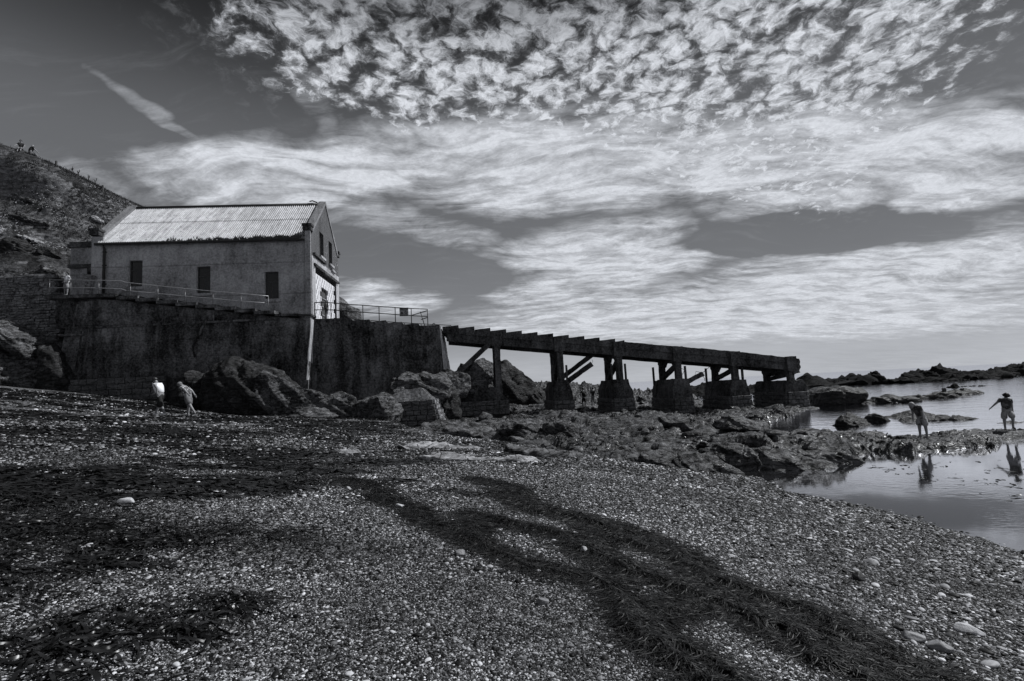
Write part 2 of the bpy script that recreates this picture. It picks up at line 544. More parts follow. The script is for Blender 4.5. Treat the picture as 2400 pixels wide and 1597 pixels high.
class MB:
    def __init__(self):
        self.v, self.f = [], []

    def add(self, vs, fs):
        k = len(self.v)
        self.v += [tuple(v) for v in vs]
        self.f += [tuple(i + k for i in f) for f in fs]
        return self

    def box(self, x0, x1, y0, y1, z0, z1):
        vs = [(x0, y0, z0), (x1, y0, z0), (x1, y1, z0), (x0, y1, z0), (x0, y0, z1), (x1, y0, z1), (x1, y1, z1), (x0, y1, z1)]
        return self.add(vs, [(0, 3, 2, 1), (4, 5, 6, 7), (0, 1, 5, 4), (1, 2, 6, 5), (2, 3, 7, 6), (3, 0, 4, 7)])

    def hexa(self, b, tp):
        """bottom four corners, top four corners, both counter-clockwise from above"""
        return self.add(list(b) + list(tp), [(0, 3, 2, 1), (4, 5, 6, 7), (0, 1, 5, 4), (1, 2, 6, 5), (2, 3, 7, 6), (3, 0, 4, 7)])

    def prism(self, prof, y0, y1):
        """profile in (x, z), counter-clockwise seen from -y, pushed from y0 to y1"""
        n = len(prof)
        vs = [(x, y0, z) for x, z in prof] + [(x, y1, z) for x, z in prof]
        fs = [tuple(range(n)), tuple(range(2 * n - 1, n - 1, -1))]
        fs += [((i + 1) % n, i, n + i, n + (i + 1) % n) for i in range(n)]
        return self.add(vs, fs)

    def prism_x(self, prof, x0, x1):
        """profile in (y, z) pushed along x"""
        n = len(prof)
        vs = [(x1, y, z) for y, z in prof] + [(x0, y, z) for y, z in prof]
        fs = [tuple(range(n)), tuple(range(2 * n - 1, n - 1, -1))]
        fs += [((i + 1) % n, i, n + i, n + (i + 1) % n) for i in range(n)]
        return self.add(vs, fs)

    def tube(self, pts, r, seg=7, cap=True):
        pts = [Vector(p) for p in pts]
        n = len(pts)
        rr = r if isinstance(r, (list, tuple)) else [r] * n
        rings = []
        for i, p in enumerate(pts):
            d = (pts[min(i + 1, n - 1)] - pts[max(i - 1, 0)]).normalized()
            a = d.orthogonal().normalized()
            if abs(d.z) < 0.9:
                a = d.cross(Vector((0, 0, 1))).normalized()
            c = d.cross(a)
            rings.append([p + (a * math.cos(2 * math.pi * k / seg) + c * math.sin(2 * math.pi * k / seg)) * rr[i] for k in range(seg)])
        vs = [v for ring in rings for v in ring]
        fs = []
        for i in range(n - 1):
            for k in range(seg):
                fs.append((i * seg + k, i * seg + (k + 1) % seg, (i + 1) * seg + (k + 1) % seg, (i + 1) * seg + k))
        if cap:
            fs.append(tuple(range(seg - 1, -1, -1)))
            fs.append(tuple((n - 1) * seg + k for k in range(seg)))
        return self.add(vs, fs)

    def beam(self, a, b, w, h, up=(0, 0, 1)):
        """a squared bar from a to b"""
        a, b = Vector(a), Vector(b)
        d = (b - a).normalized()
        x = d.cross(Vector(up)).normalized() * (w / 2)
        y = x.cross(d).normalized() * (h / 2)
        return self.add([a - x - y, a + x - y, a + x + y, a - x + y, b - x - y, b + x - y, b + x + y, b - x + y],
                        [(0, 3, 2, 1), (4, 5, 6, 7), (0, 1, 5, 4), (1, 2, 6, 5), (2, 3, 7, 6), (3, 0, 4, 7)])

    def rough(self, cuts=3, amp=0.05, freq=1.5, seed=0):
        """subdivide and knock the surface about: weathered concrete edges"""
        bm = bmesh.new()
        vv = [bm.verts.new(v) for v in self.v]
        for f in self.f:
            try:
                bm.faces.new([vv[i] for i in f])
            except ValueError:
                pass
        bmesh.ops.remove_doubles(bm, verts=bm.verts, dist=1e-5)
        bmesh.ops.recalc_face_normals(bm, faces=bm.faces)
        bmesh.ops.triangulate(bm, faces=[f for f in bm.faces if len(f.verts) > 4])
        for _ in range(cuts):
            ed = [e for e in bm.edges if e.calc_length() > 0.22]
            bmesh.ops.subdivide_edges(bm, edges=ed, cuts=1, use_grid_fill=True)
        bm.normal_update()
        co = np.array([v.co for v in bm.verts])
        nn = np.array([v.normal for v in bm.verts])
        d = fbm(co[:, 0] * freq, co[:, 1] * freq, co[:, 2] * freq, 4, 0.6, seed) * amp
        co = co + nn * d[:, None]
        for v, c in zip(bm.verts, co):
            v.co = c
        bm.verts.index_update()
        self.v = [tuple(v.co) for v in bm.verts]
        self.f = [tuple(v.index for v in f.verts) for f in bm.faces]
        bm.free()
        return self


ICO = {}


def ico(sub):
    if sub not in ICO:
        bm = bmesh.new()
        bmesh.ops.create_icosphere(bm, subdivisions=sub, radius=1.0)
        bm.verts.index_update()
        ICO[sub] = (np.array([v.co[:] for v in bm.verts]), np.array([[v.index for v in f.verts] for f in bm.faces], np.int32))
        bm.free()
    return ICO[sub]


def rock_geo(size, seed, sub=5, cuts=9, rough=0.20, bed=0.12, dip=(0.35, -0.15, 1.0), bedfreq=3.0, flat=None, power=2.6):
    """an angular, bedded boulder: a superellipsoid cut by planes, stepped along its beds, then roughened"""
    rng = np.random.RandomState(seed)
    d, f = ico(sub)
    e = power
    r = (np.abs(d) ** e).sum(1) ** (-1 / e)
    p = d * r[:, None]
    for _ in range(cuts):
        n = rng.normal(size=3)
        n[2] = abs(n[2]) * 0.9 + 0.05
        n /= np.linalg.norm(n)
        off = rng.uniform(0.55, 0.88)
        s = p @ n - off
        p = p - np.where(s > 0, s * 0.93, 0)[:, None] * n
    if flat:
        p[:, 2] = np.where(p[:, 2] > flat, flat + (p[:, 2] - flat) * 0.15, p[:, 2])
    size = np.array(size, float)
    q = p * size
    L = size.mean()
    dp = np.array(dip, float)
    dp /= np.linalg.norm(dp)
    w = (q @ dp) / L * bedfreq * 1.25 + 0.9 * fbm(q[:, 0] / L * 0.9, q[:, 1] / L * 0.9, q[:, 2] / L * 0.9, 4, 0.55, seed)
    w = w + 0.35 * np.sin(w * 1.7 + seed)
    lay = np.floor(w)
    fr = w - lay
    r0 = _hash(lay, lay * 0 + seed, lay * 0, 5)
    r1 = _hash(lay + 1, lay * 0 + seed, lay * 0, 5)
    st = r0 + (r1 - r0) * sstep(fr, 0.72, 1.0) - 0.5
    st = st * 1.5 - 0.35 * sstep(np.abs(fr - 0.86), 0.12, 0.0)
    nrm = d / np.maximum(size / L, 0.2)
    nrm /= np.linalg.norm(nrm, axis=1)[:, None]
    k = 1.6 / L
    amt = bed * L * st * (0.6 + 0.8 * np.abs(fbm(q[:, 0] * k, q[:, 1] * k, q[:, 2] * k, 2, 0.5, seed + 9)))
    amt = amt + rough * L * fbm(q[:, 0] * k, q[:, 1] * k, q[:, 2] * k, 6, 0.66, seed + 3)
    q = q + nrm * amt[:, None]
    return q, f


def rock(name, label, cat, loc, size, seed, mat='rock_dark', rotz=0.0, group=None, kind=None, tilt=(0, 0), sub=5, **kw):
    q, f = rock_geo(size, seed, sub=sub, **kw)
    R = np.array(Euler((tilt[0], tilt[1], rotz)).to_matrix())
    q = q @ R.T
    me = bpy.data.meshes.new(name)
    fast_mesh(me, q, f)
    me.shade_smooth()
    me.materials.append(MATS[mat])
    o = bpy.data.objects.new(name, me)
    o.location = loc
    link(o)
    return tag(o, label, cat, group, kind)

# ---------------------------------------------------------------- the ground: beach, rock shelf, sea, headland
SEA_Z = -1.1


def beach_z(x, y):
    z = -0.157 * x - 0.056 * y * np.clip((7.0 - x) / 22.6, -0.25, 1.0)
    z = np.maximum(z, -2.6 + 0.1 * np.tanh(z))
    z = z - 0.13 * np.exp(-((x - 7.0) ** 2 + (y - 12.6) ** 2) / 9.0)
    if np.max(y) > 12:
        z = z - 0.9 * sstep(poly_sd(x, y, SHELF), -0.1, 1.3) * sstep(y, 12, 13.5)
    z = z + 0.10 * fbm(x * 0.16, y * 0.16, 0, 3, 0.5, 5) * sstep(np.hypot(x, y), 2, 12) + 0.04 * fbm(x * 0.55 + 0.2 * y, y * 0.9, 0, 4, 0.55, 6)
    return z


SHELF = [(-9.5, 33.5), (-6.4, 28.0), (-4.6, 22.5), (-2.2, 19.2), (-0.2, 18.2), (1.2, 16.0), (3.1, 14.6), (6.1, 14.0), (7.7, 14.5), (10.1, 15.2), (11.6, 16.1), (13.0, 16.0),
         (15.6, 16.8), (20.0, 18.2), (30.0, 22.0), (30.0, 23.2), (21.0, 20.6), (18.2, 20.3), (15.0, 20.3), (12.8, 21.6), (12.4, 24.5), (14.3, 28.0), (16.6, 31.5), (20.5, 35.5), (24.0, 39.5), (23, 47),
         (21, 56), (24, 66), (23, 78), (10, 88), (-8, 88), (-22, 80), (-20, 60), (-16, 44), (-12, 38)]


# level places where people stand: x, y, height, radius
FOOTING = [(14.38, 18.42, -0.86, 1.2), (18.19, 19.23, -0.84, 1.2), (5.85, 43.9, -0.42, 1.2), (6.9, 45.6, -0.42, 1.2)]


def plates(x, y, size, stretch, ang, seed):
    """broken slabs: every cell of a stretched mosaic gets its own height and tilt; returns height, distance to the joint"""
    c, s_ = math.cos(ang), math.sin(ang)
    u = (x * c + y * s_) / (size * stretch)
    v = (-x * s_ + y * c) / size
    iu, iv = np.floor(u), np.floor(v)
    f1 = np.full(x.shape, 9.0)
    f2 = np.full(x.shape, 9.0)
    hh = np.zeros(x.shape)
    for a in (-1, 0, 1):
        for b_ in (-1, 0, 1):
            cu, cv = iu + a, iv + b_
            pu = cu + 0.15 + 0.7 * _hash(cu, cv, cu * 0, seed)
            pv = cv + 0.15 + 0.7 * _hash(cu, cv, cu * 0, seed + 1)
            du, dv = u - pu, v - pv
            d = np.sqrt(du * du + dv * dv)
            h = _hash(cu, cv, cu * 0, seed + 2) - 0.5 + du * (_hash(cu, cv, cu * 0, seed + 3) - 0.5) * 1.0 + dv * (_hash(cu, cv, cu * 0, seed + 4) - 0.15) * 0.9
            m_ = d < f1
            f2 = np.where(m_, f1, np.minimum(f2, d))
            hh = np.where(m_, h, hh)
            f1 = np.where(m_, d, f1)
    return hh, f2 - f1


def shelf_level(x, y):
    lv = -0.74 + 0.012 * (y - 14) * sstep(y, 14, 34) - 0.024 * np.clip(x, -8, 26) * sstep(y, 16, 34) - 0.12 * sstep(x, 6, 12)
    for bx, by, bh, br in ((8.6, 16.4, 0.42, 2.3), (4.6, 16.4, 0.30, 2.0), (11.5, 18.0, 0.18, 2.0), (1.5, 21.5, 0.22, 2.6), (-3.0, 25.0, 0.25, 2.5)):
        lv = lv + bh * np.exp(-((x - bx) ** 2 + (y - by) ** 2) / (2 * (br * 0.6) ** 2))
    lv = lv + sstep(y, 50, 78) * 2.0 * sstep(26 - x, 0, 22)
    return lv


def shelf_z(x, y):
    ew = 0.9 * fbm(x * 0.45, y * 0.45, 0, 4, 0.55, 21)
    sd = poly_sd(x, y, SHELF) + ew
    wx = x + 0.35 * fbm(x * 0.6, y * 0.6, 0, 4, 0.55, 31)
    wy = y + 0.35 * fbm(x * 0.6, y * 0.6, 3.3, 4, 0.55, 33)
    h1, e1 = plates(wx, wy, 1.25, 2.2, -0.5, 300)
    h2, e2 = plates(wx, wy, 0.50, 2.0, -0.62, 320)
    h3, e3 = plates(wx, wy, 0.21, 1.8, -0.4, 340)
    a = 0.45 + 0.55 * sstep(fbm(x * 0.16, y * 0.16, 0, 3, 0.5, 41), -0.35, 0.4)
    h = a * (0.50 * h1 - 0.26 * sstep(e1, 0.16, 0.0)) + (0.22 * h2 - 0.12 * sstep(e2, 0.18, 0.0)) + 0.06 * h3 - 0.02 * sstep(e3, 0.2, 0.0)
    h = h + 0.26 * fbm(x * 0.28, y * 0.28, 0, 4, 0.5, 51) + 0.03 * fbm(x * 3.0, y * 3.0, 0, 3, 0.6, 61)
    far = sstep(y, 44, 74)
    h = h * (1 + 1.1 * far)
    crown = sstep(sd, -0.1, 1.1)
    z = shelf_level(x, y) - 1.3 + 1.3 * crown + h * (0.25 + 0.75 * sstep(sd, -0.6, 0.9))
    z = np.where(sd > -1.0, z, z - 1.2 * sstep(-sd, 1.0, 2.6))
    for px_, py_, pz_, pr in FOOTING:
        w = sstep(np.hypot(x - px_, y - py_), pr, pr * 0.35)
        z = z * (1 - w) + (pz_ + 0.10 * (h - 0.1)) * w
    return z


# shingle: pebbles of every grey down to sand, damp between
m, nt, b = new_mat('shingle')
p = wpos(nt)


def cells(sc, off):
    vo = N(nt, 'ShaderNodeTexVoronoi', {'Vector': MAPV(nt, p, loc=off), 'Scale': sc, 'Randomness': 1.0}, feature='F1')
    c = N(nt, 'ShaderNodeSeparateXYZ', {0: vo.outputs['Color']}).outputs[0]
    return vo.outputs['Distance'], c


d1, c1 = cells(42.0, (0, 0, 0))
d2, c2 = cells(17.0, (3, 5, 0))
d3, c3 = cells(7.0, (1, 9, 0))
d0, c0_ = cells(120.0, (2, 1, 0))
pw1 = M(nt, 'POWER', c1, 3.2)
pw2 = M(nt, 'POWER', c2, 3.4)
pw3 = M(nt, 'POWER', c3, 3.0)
bigm = MR(nt, NOISE(nt, p, 0.45, 4, 0.6), 0.36, 0.64, 0.45, 1.25, 'LINEAR')
v = M(nt, 'ADD', M(nt, 'ADD', M(nt, 'MULTIPLY', pw1, 0.17), M(nt, 'MULTIPLY', pw2, 0.17)), M(nt, 'MULTIPLY', pw3, 0.10))
v = M(nt, 'ADD', v, M(nt, 'MULTIPLY', M(nt, 'POWER', c0_, 4.0), 0.12))
v = M(nt, 'MULTIPLY', M(nt, 'ADD', v, 0.004), M(nt, 'MULTIPLY', bigm, 0.8))
nt.links.new(to_grey(nt, v), b.inputs['Base Color'])
b.inputs['Roughness'].default_value = 0.6
b.inputs['Specular IOR Level'].default_value = 0.12
hh = M(nt, 'SUBTRACT', 1.0, M(nt, 'ADD', M(nt, 'MULTIPLY', d1, 0.5), d2))
put_bump(nt, b, hh, 0.9, 0.035)

xs = np.concatenate([np.linspace(-75, -45, 30)[:-1], np.linspace(-45, 14, 380), np.linspace(14, 40, 24)[1:]])
ys = np.concatenate([np.linspace(-25, -1, 14)[:-1], np.linspace(-1, 20, 190), np.linspace(20, 46, 90)[1:]])
X, Y = np.meshgrid(xs, ys)
beach = grid_obj('beach', X, Y, beach_z(X, Y), 'shingle')
tag(beach, kind='structure')

xs = np.linspace(-24, 31, 520)
ys = np.concatenate([np.linspace(11.5, 26, 190), np.linspace(26, 50, 190)[1:], np.linspace(50, 92, 110)[1:]])
X, Y = np.meshgrid(xs, ys)
shelf = grid_obj('rock_shelf', X, Y, shelf_z(X, Y), 'rock_shelf')
tag(shelf, kind='structure')

# the sea and the pool left by the tide: one level sheet, still inside the rocks, rippled outside
m, nt, b = new_mat('sea_water')
p = wpos(nt)
sx = N(nt, 'ShaderNodeSeparateXYZ', {0: p})
open_sea = MR(nt, sx.outputs[1], 17.0, 24.0, 0.0, 1.0)
w1 = NOISE(nt, MAPV(nt, p, rot=(0, 0, 0.15), scale=(0.45, 1.3, 1)), 1.6, 6, 0.62, 0.6)
w2 = NOISE(nt, MAPV(nt, p, rot=(0, 0, -0.1), scale=(0.5, 1.2, 1)), 0.55, 4, 0.6, 0.4)
r1 = NOISE(nt, MAPV(nt, p, rot=(0, 0, 0.6), scale=(1, 1.8, 1)), 5.0, 3, 0.5)
ripm = MR(nt, NOISE(nt, p, 0.35, 3), 0.42, 0.62, 0.05, 0.5)
hsea = M(nt, 'MULTIPLY', M(nt, 'ADD', w1, M(nt, 'MULTIPLY', w2, 2.2)), open_sea)
hpool = M(nt, 'MULTIPLY', M(nt, 'MULTIPLY', r1, ripm), M(nt, 'SUBTRACT', 1.0, open_sea))
bp = N(nt, 'ShaderNodeBump', {'Height': M(nt, 'ADD', hsea, M(nt, 'MULTIPLY', hpool, 0.35)), 'Strength': 0.5, 'Distance': 0.026})
nt.nodes.remove(b)
fre = N(nt, 'ShaderNodeFresnel', {'IOR': 1.36, 'Normal': bp.outputs[0]}).outputs[0]
dif = N(nt, 'ShaderNodeBsdfDiffuse', {'Color': grey(0.016), 'Normal': bp.outputs[0]})
gls = N(nt, 'ShaderNodeBsdfGlossy', {'Color': grey(0.93), 'Roughness': 0.045, 'Normal': bp.outputs[0]})
mx = N(nt, 'ShaderNodeMixShader', {0: M(nt, 'ADD', M(nt, 'MULTIPLY', fre, 1.75), 0.02, clamp=True), 1: dif.outputs[0], 2: gls.outputs[0]})
nt.links.new(mx.outputs[0], next(n for n in nt.nodes if n.type == 'OUTPUT_MATERIAL').inputs['Surface'])
verts, faces = [], []
lim = [-400, -60, 5, 40, 120, 400, 1500, 9000]
lx = [-9000, -1500, -300, -60, 0, 15, 40, 120, 400, 1500, 9000]
for yy in lim:
    for xx in lx:
        verts.append((xx, yy, SEA_Z))
for j in range(len(lim) - 1):
    for i in range(len(lx) - 1):
        k = j * len(lx) + i
        faces.append((k, k + 1, k + 1 + len(lx), k + len(lx)))
sea = mesh_obj('sea', verts, faces, 'sea_water')
tag(sea, kind='structure')

# the sea bed under it
seabed = mesh_obj('sea_bed', [(-9000, -400, -4.2), (9000, -400, -4.2), (9000, 9000, -4.2), (-9000, 9000, -4.2)], [(0, 1, 2, 3)], 'rock_sea')
tag(seabed, kind='structure')


# ---------------------------------------------------------------- the headland behind the house
def catmull(P, n):
    P = np.array(P, float)
    t = np.linspace(0, len(P) - 1, n)
    i = np.clip(np.floor(t).astype(int), 0, len(P) - 2)
    f = (t - i)[:, None]
    p0, p1, p2, p3 = P[np.maximum(i - 1, 0)], P[i], P[i + 1], P[np.minimum(i + 2, len(P) - 1)]
    return 0.5 * ((2 * p1) + (-p0 + p2) * f + (2 * p0 - 5 * p1 + 4 * p2 - p3) * f ** 2 + (-p0 + 3 * p1 - 3 * p2 + p3) * f ** 3)


rows = [
    [(-95, 33, 2), (-70, 34.5, 1), (-55, 36.5, 0), (-46, 38, 0), (-41, 39, 0), (-38, 41, 0), (-33, 47, 0), (-28, 49, 0), (-22, 50, 0), (-19, 54, -1), (-16, 60, -3)],
    [(-95, 38, 15), (-70, 39.5, 14), (-55, 41, 12.8), (-46, 42, 12.6), (-41, 42.5, 12.5), (-37.6, 45, 12.2), (-33, 50, 10.5), (-28, 52, 9.5), (-22, 54, 8), (-18.5, 58, 4), (-15.5, 64, -2)],
    [(-95, 44, 25), (-70, 43.5, 22), (-57, 44, 19.0), (-48, 45, 17.8), (-43, 47, 16.8), (-39.5, 50, 16.6), (-35, 55, 15), (-29, 57, 13), (-23.3, 59, 11.5), (-19.4, 62, 7.0), (-16, 68, -2)],
    [(-95, 47, 31), (-70, 46.5, 27), (-58, 47, 24), (-50, 47.5, 22.8), (-45, 49.5, 21.5), (-41, 53, 20.4), (-37, 58, 18.5), (-31, 61, 16), (-23.6, 63, 13.6), (-19.8, 65, 9.5), (-16.2, 71, -2)],
    [(-95, 50, 36), (-70, 49.5, 32.4), (-59, 49.5, 30.2), (-51.2, 50, 28.9), (-46.4, 51.2, 26.9), (-42.6, 55, 24.7), (-38, 60, 22.6), (-32, 64, 19), (-24, 66, 15.4), (-20.6, 67.5, 12.2), (-17, 74, -2)],
    [(-95, 60, 38), (-70, 60, 34), (-60, 60, 31), (-53, 61, 27.5), (-48, 62, 25), (-44, 65, 22), (-40, 70, 20), (-34, 74, 16), (-26, 76, 12), (-22, 78, 8), (-18, 82, -2)],
    [(-95, 80, 34), (-70, 80, 30), (-62, 80, 26), (-56, 81, 21), (-51, 82, 18), (-47, 84, 15), (-43, 88, 12), (-37, 90, 8), (-29, 92, 4), (-24, 92, 0), (-19, 92, -3)],
]
NU, NV = 420, 230
lo = np.array([catmull(r, NU) for r in rows])
vv = np.concatenate([np.linspace(0, 4, 190)[:-1], np.linspace(4, 6, 41)])
grid = np.zeros((len(vv), NU, 3))
i0 = np.clip(np.floor(vv).astype(int), 0, len(rows) - 2)
for j, (t, i) in enumerate(zip(vv, i0)):
    f = t - i
    p0, p1, p2, p3 = lo[max(i - 1, 0)], lo[i], lo[i + 1], lo[min(i + 2, len(rows) - 1)]
    grid[j] = 0.5 * ((2 * p1) + (-p0 + p2) * f + (2 * p0 - 5 * p1 + 4 * p2 - p3) * f ** 2 + (-p0 + 3 * p1 - 3 * p2 + p3) * f ** 3)
gx, gy, gz = grid[..., 0], grid[..., 1], grid[..., 2]
tv = np.broadcast_to(vv[:, None], gx.shape)
keep = 1 - 0.75 * sstep(np.abs(tv - 4.0), 0.8, 0.0)         # the skyline stays put
bumpy = 1.5 * fbm(gx * 0.16, gy * 0.16, gz * 0.16, 5, 0.55, 71) + 0.85 * (saw(gz * 0.30 + 0.12 * gx + 0.9 * fbm(gx * 0.12, gy * 0.12, gz * 0.12, 3, 0.5, 73), 0.25) - 0.5) * sstep(fbm(gx * 0.1, gy * 0.1, gz * 0.1, 3, 0.5, 75), -0.25, 0.35)
bumpy = bumpy + 0.16 * fbm(gx * 1.3, gy * 1.3, gz * 1.3, 4, 0.6, 77)
HILL = np.stack([gx + 0.25 * bumpy * keep, gy - 0.75 * bumpy * keep, gz + 0.35 * bumpy * keep], -1)

m, nt, b = new_mat('headland_turf')
p = wpos(nt)
gn = N(nt, 'ShaderNodeNewGeometry')
nz = N(nt, 'ShaderNodeSeparateXYZ', {0: gn.outputs['Normal']}).outputs[2]
n1 = NOISE(nt, p, 0.35, 6, 0.62)
n2 = NOISE(nt, p, 3.2, 6, 0.7)
n3 = NOISE(nt, p, 14.0, 4, 0.7)
bed = NOISE(nt, MAPV(nt, WARP(nt, p, 0.5, 1.2, 3), rot=(0.2, 0.5, 0), scale=(0.5, 0.5, 3.5)), 1.1, 6, 0.66)
turf = MR(nt, M(nt, 'ADD', M(nt, 'MULTIPLY', n2, 0.6), M(nt, 'MULTIPLY', n3, 0.4)), 0.38, 0.62, 0.008, 0.13, 'LINEAR')
turf = M(nt, 'MULTIPLY', turf, MR(nt, n1, 0.40, 0.60, 0.35, 1.5, 'LINEAR'))
stone = MR(nt, M(nt, 'ADD', M(nt, 'MULTIPLY', bed, 0.6), M(nt, 'MULTIPLY', n2, 0.4)), 0.38, 0.62, 0.01, 0.30, 'LINEAR')
bare = M(nt, 'ADD', M(nt, 'SUBTRACT', 0.52, nz), M(nt, 'MULTIPLY', M(nt, 'SUBTRACT', n1, 0.5), 1.6))
rk = MR(nt, bare, 0.0, 0.10)
v = MIX(nt, rk, turf, stone)
nt.links.new(to_grey(nt, v), b.inputs['Base Color'])
b.inputs['Roughness'].default_value = 0.9
b.inputs['Specular IOR Level'].default_value = 0.1
put_bump(nt, b, M(nt, 'ADD', n2, M(nt, 'ADD', M(nt, 'MULTIPLY', n3, 0.4), M(nt, 'MULTIPLY', bed, 0.6))), 0.9, 0.35)
hill = grid_obj('headland', HILL[..., 0], HILL[..., 1], HILL[..., 2], 'headland_turf')
tag(hill, kind='structure')

# ---------------------------------------------------------------- the lifeboat house
rng = random.Random(4)
S0, S1, WID, EAVE, RIDGE = -15.2, 0.0, 8.0, 13.92, 17.72
MID = WID / 2


def roofline(t):
    return EAVE + (RIDGE - EAVE) * (1 - abs(t - MID) / MID)


house = Thing('lifeboat_house', 'old grey rendered lifeboat house with corrugated roof above the concrete plinth', 'building', (-7.6, 0, 7.6))

# front wall: pieces round three window openings
WINS = [(-13.10, -12.12, 10.38, 12.36), (-8.30, -7.30, 9.72, 11.76), (-3.40, -2.38, 9.12, 11.20)]
mb = MB()
edges = [S0 + 0.001]
for w in WINS:
    edges += [w[0], w[1]]
edges += [S1 - 0.41]
for i in range(len(edges) - 1):
    a, b_ = edges[i], edges[i + 1]
    w = next((w for w in WINS if abs(w[0] - a) < 1e-6), None)
    if w:
        mb.box(a, b_, 0, 0.38, 6.5, w[2])
        mb.box(a, b_, 0, 0.38, w[3], EAVE - 0.02)
    else:
        mb.box(a, b_, 0, 0.38, 6.5, EAVE - 0.02)
house.part('wall', mb, 'render', label='long shaded side wall')
house.part('wall', MB().box(S0 + 0.001, S1 - 0.41, WID - 0.38, WID, 6.5, EAVE - 0.02), 'render')


def gable(s0, s1, holes, mat, label=None):
    mb = MB()
    br = sorted({0.0, WID, MID} | {h[0] for h in holes} | {h[1] for h in holes})
    for a, c in zip(br[:-1], br[1:]):
        solid = [(6.5, None)]
        for h in sorted(holes, key=lambda h: h[2]):
            if h[0] <= a + 1e-6 and h[1] >= c - 1e-6:
                solid[-1] = (solid[-1][0], h[2])
                solid.append((h[3], None))
        for z0, z1 in solid:
            ta, tc = (roofline(a), roofline(c)) if z1 is None else (z1, z1)
            if z1 is not None and z1 - z0 < 0.01:
                continue
            mb.prism_x([(a, z0), (c, z0), (c, tc), (a, ta)], s0, s1)
    return house.part('gable_wall', mb, mat, label=label)


GW = [(2.30, 3.40, 12.98, 14.98), (4.92, 5.98, 12.98, 14.98)]
DOOR = (0.95, 7.0, 6.5, 11.72)
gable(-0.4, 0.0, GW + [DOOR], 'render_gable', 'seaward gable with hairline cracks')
gable(S0 - 0.4, S0, [], 'render')
# pale plastered posts and spandrel round the old boat door
fr = MB()
fr.box(0.005, 0.05, 0.06, 0.95, 7.7, 12.42)
fr.box(0.005, 0.05, 7.0, 7.9, 7.7, 12.42)
fr.box(0.005, 0.05, 0.952, 6.998, 11.95, 12.42)
house.part('door_surround', fr, 'render_pale', label='pale worn plaster round the blocked boat door')
house.part('lintel', MB().box(-0.1, 0.16, 0.55, 7.4, 11.70, 11.93), 'slip_concrete')
for t in (0.6, 7.3):
    house.part('lintel_bolt', MB().tube([(0.16, t, 11.75), (0.26, t, 11.75)], 0.09), 'iron')
house.part('string_course', MB().prism_x([(0.45, 12.52), (3.5, 12.52), (3.5, 12.72), (0.45, 12.72)], 0.0, 0.22), 'slip_concrete')
house.part('string_course', MB().prism_x([(5.3, 12.44), (6.4, 12.40), (6.4, 12.55), (5.3, 12.60)], 0.0, 0.20), 'render_pale')
# cracks mended with pale filler, standing a little proud
cr = random.Random(8)
for k in range(22):
    t, z = cr.uniform(0.4, 7.6), cr.uniform(12.9, 15.6)
    if z > roofline(t) - 0.6 or any(h[0] - 0.12 < t < h[1] + 0.12 and h[2] - .2 < z < h[3] + .2 for h in GW):
        continue
    mb = MB()
    ang = cr.choice([1.5, 1.3, 1.8, 0.2, -0.2])
    for j in range(5):
        dt, dzz = math.cos(ang) * 0.26, math.sin(ang) * 0.26
        if z + dzz > roofline(t + dt) - 0.3 or not (0.2 < t + dt < 7.8) or any(h[0] - .1 < t + dt < h[1] + .1 and h[2] - .1 < z + dzz < h[3] + .1 for h in GW):
            break
        mb.beam((0.004, t, z), (0.004, t + dt, z + dzz), 0.016, 0.035, up=(1, 0, 0))
        t, z = t + dt, z + dzz
        ang += cr.uniform(-0.7, 0.7)
    if mb.v:
        house.part('crack_filler', mb, 'render_pale')

# blocked boat door: pierced concrete blocks, every other cell open
door_gap = (3.25, 4.35, 7.6, 10.25)
back = MB().box(-0.38, -0.30, 0.95, 7.0, 7.0, 11.7)
house.part('door_backing', back, 'void')
BW, BH = 0.66, 0.40
blk = None
nrow = 0
z = 7.75
while z + BH < 11.72:
    t = 0.96 + (BW * 0.5 if nrow % 2 else 0.0)
    while t + BW < 7.0:
        if not (t + BW > door_gap[0] and t < door_gap[1] and z < door_gap[3]):
            if blk is None:
                mb = MB()
                g = 0.15                      # slot in the block's middle, upright
                mb.box(-0.24, -0.10, 0, BW * 0.5 - g / 2, 0, BH - 0.012)
                mb.box(-0.24, -0.10, BW * 0.5 + g / 2, BW - 0.012, 0, BH - 0.012)
                mb.box(-0.23, -0.11, BW * 0.5 - g / 2, BW * 0.5 + g / 2, BH - 0.09, BH - 0.014)
                blk = mesh_obj('screen_block', mb.v, mb.f, 'block_white', house.e)
                o = blk
            else:
                o = blk.copy()
                link(o)
            o.location = Vector((rng.uniform(-0.006, 0.006), t, z)) - house.base
        t += BW
    z += BH
    nrow += 1
dr = house.part('door', MB().box(-0.26, -0.20, door_gap[0], door_gap[1], 7.6, 10.25), 'timber', label='dark narrow door in the block screen')
for z in (8.3, 9.0, 9.7):
    house.part('bar', MB().beam((-0.14, door_gap[0], z), (-0.14, door_gap[1], z), 0.03, 0.05), 'rail_bright', parent=dr)
house.part('door_step', MB().box(-0.1, 0.35, 1.3, 5.6, 7.42, 7.62), 'render_pale')


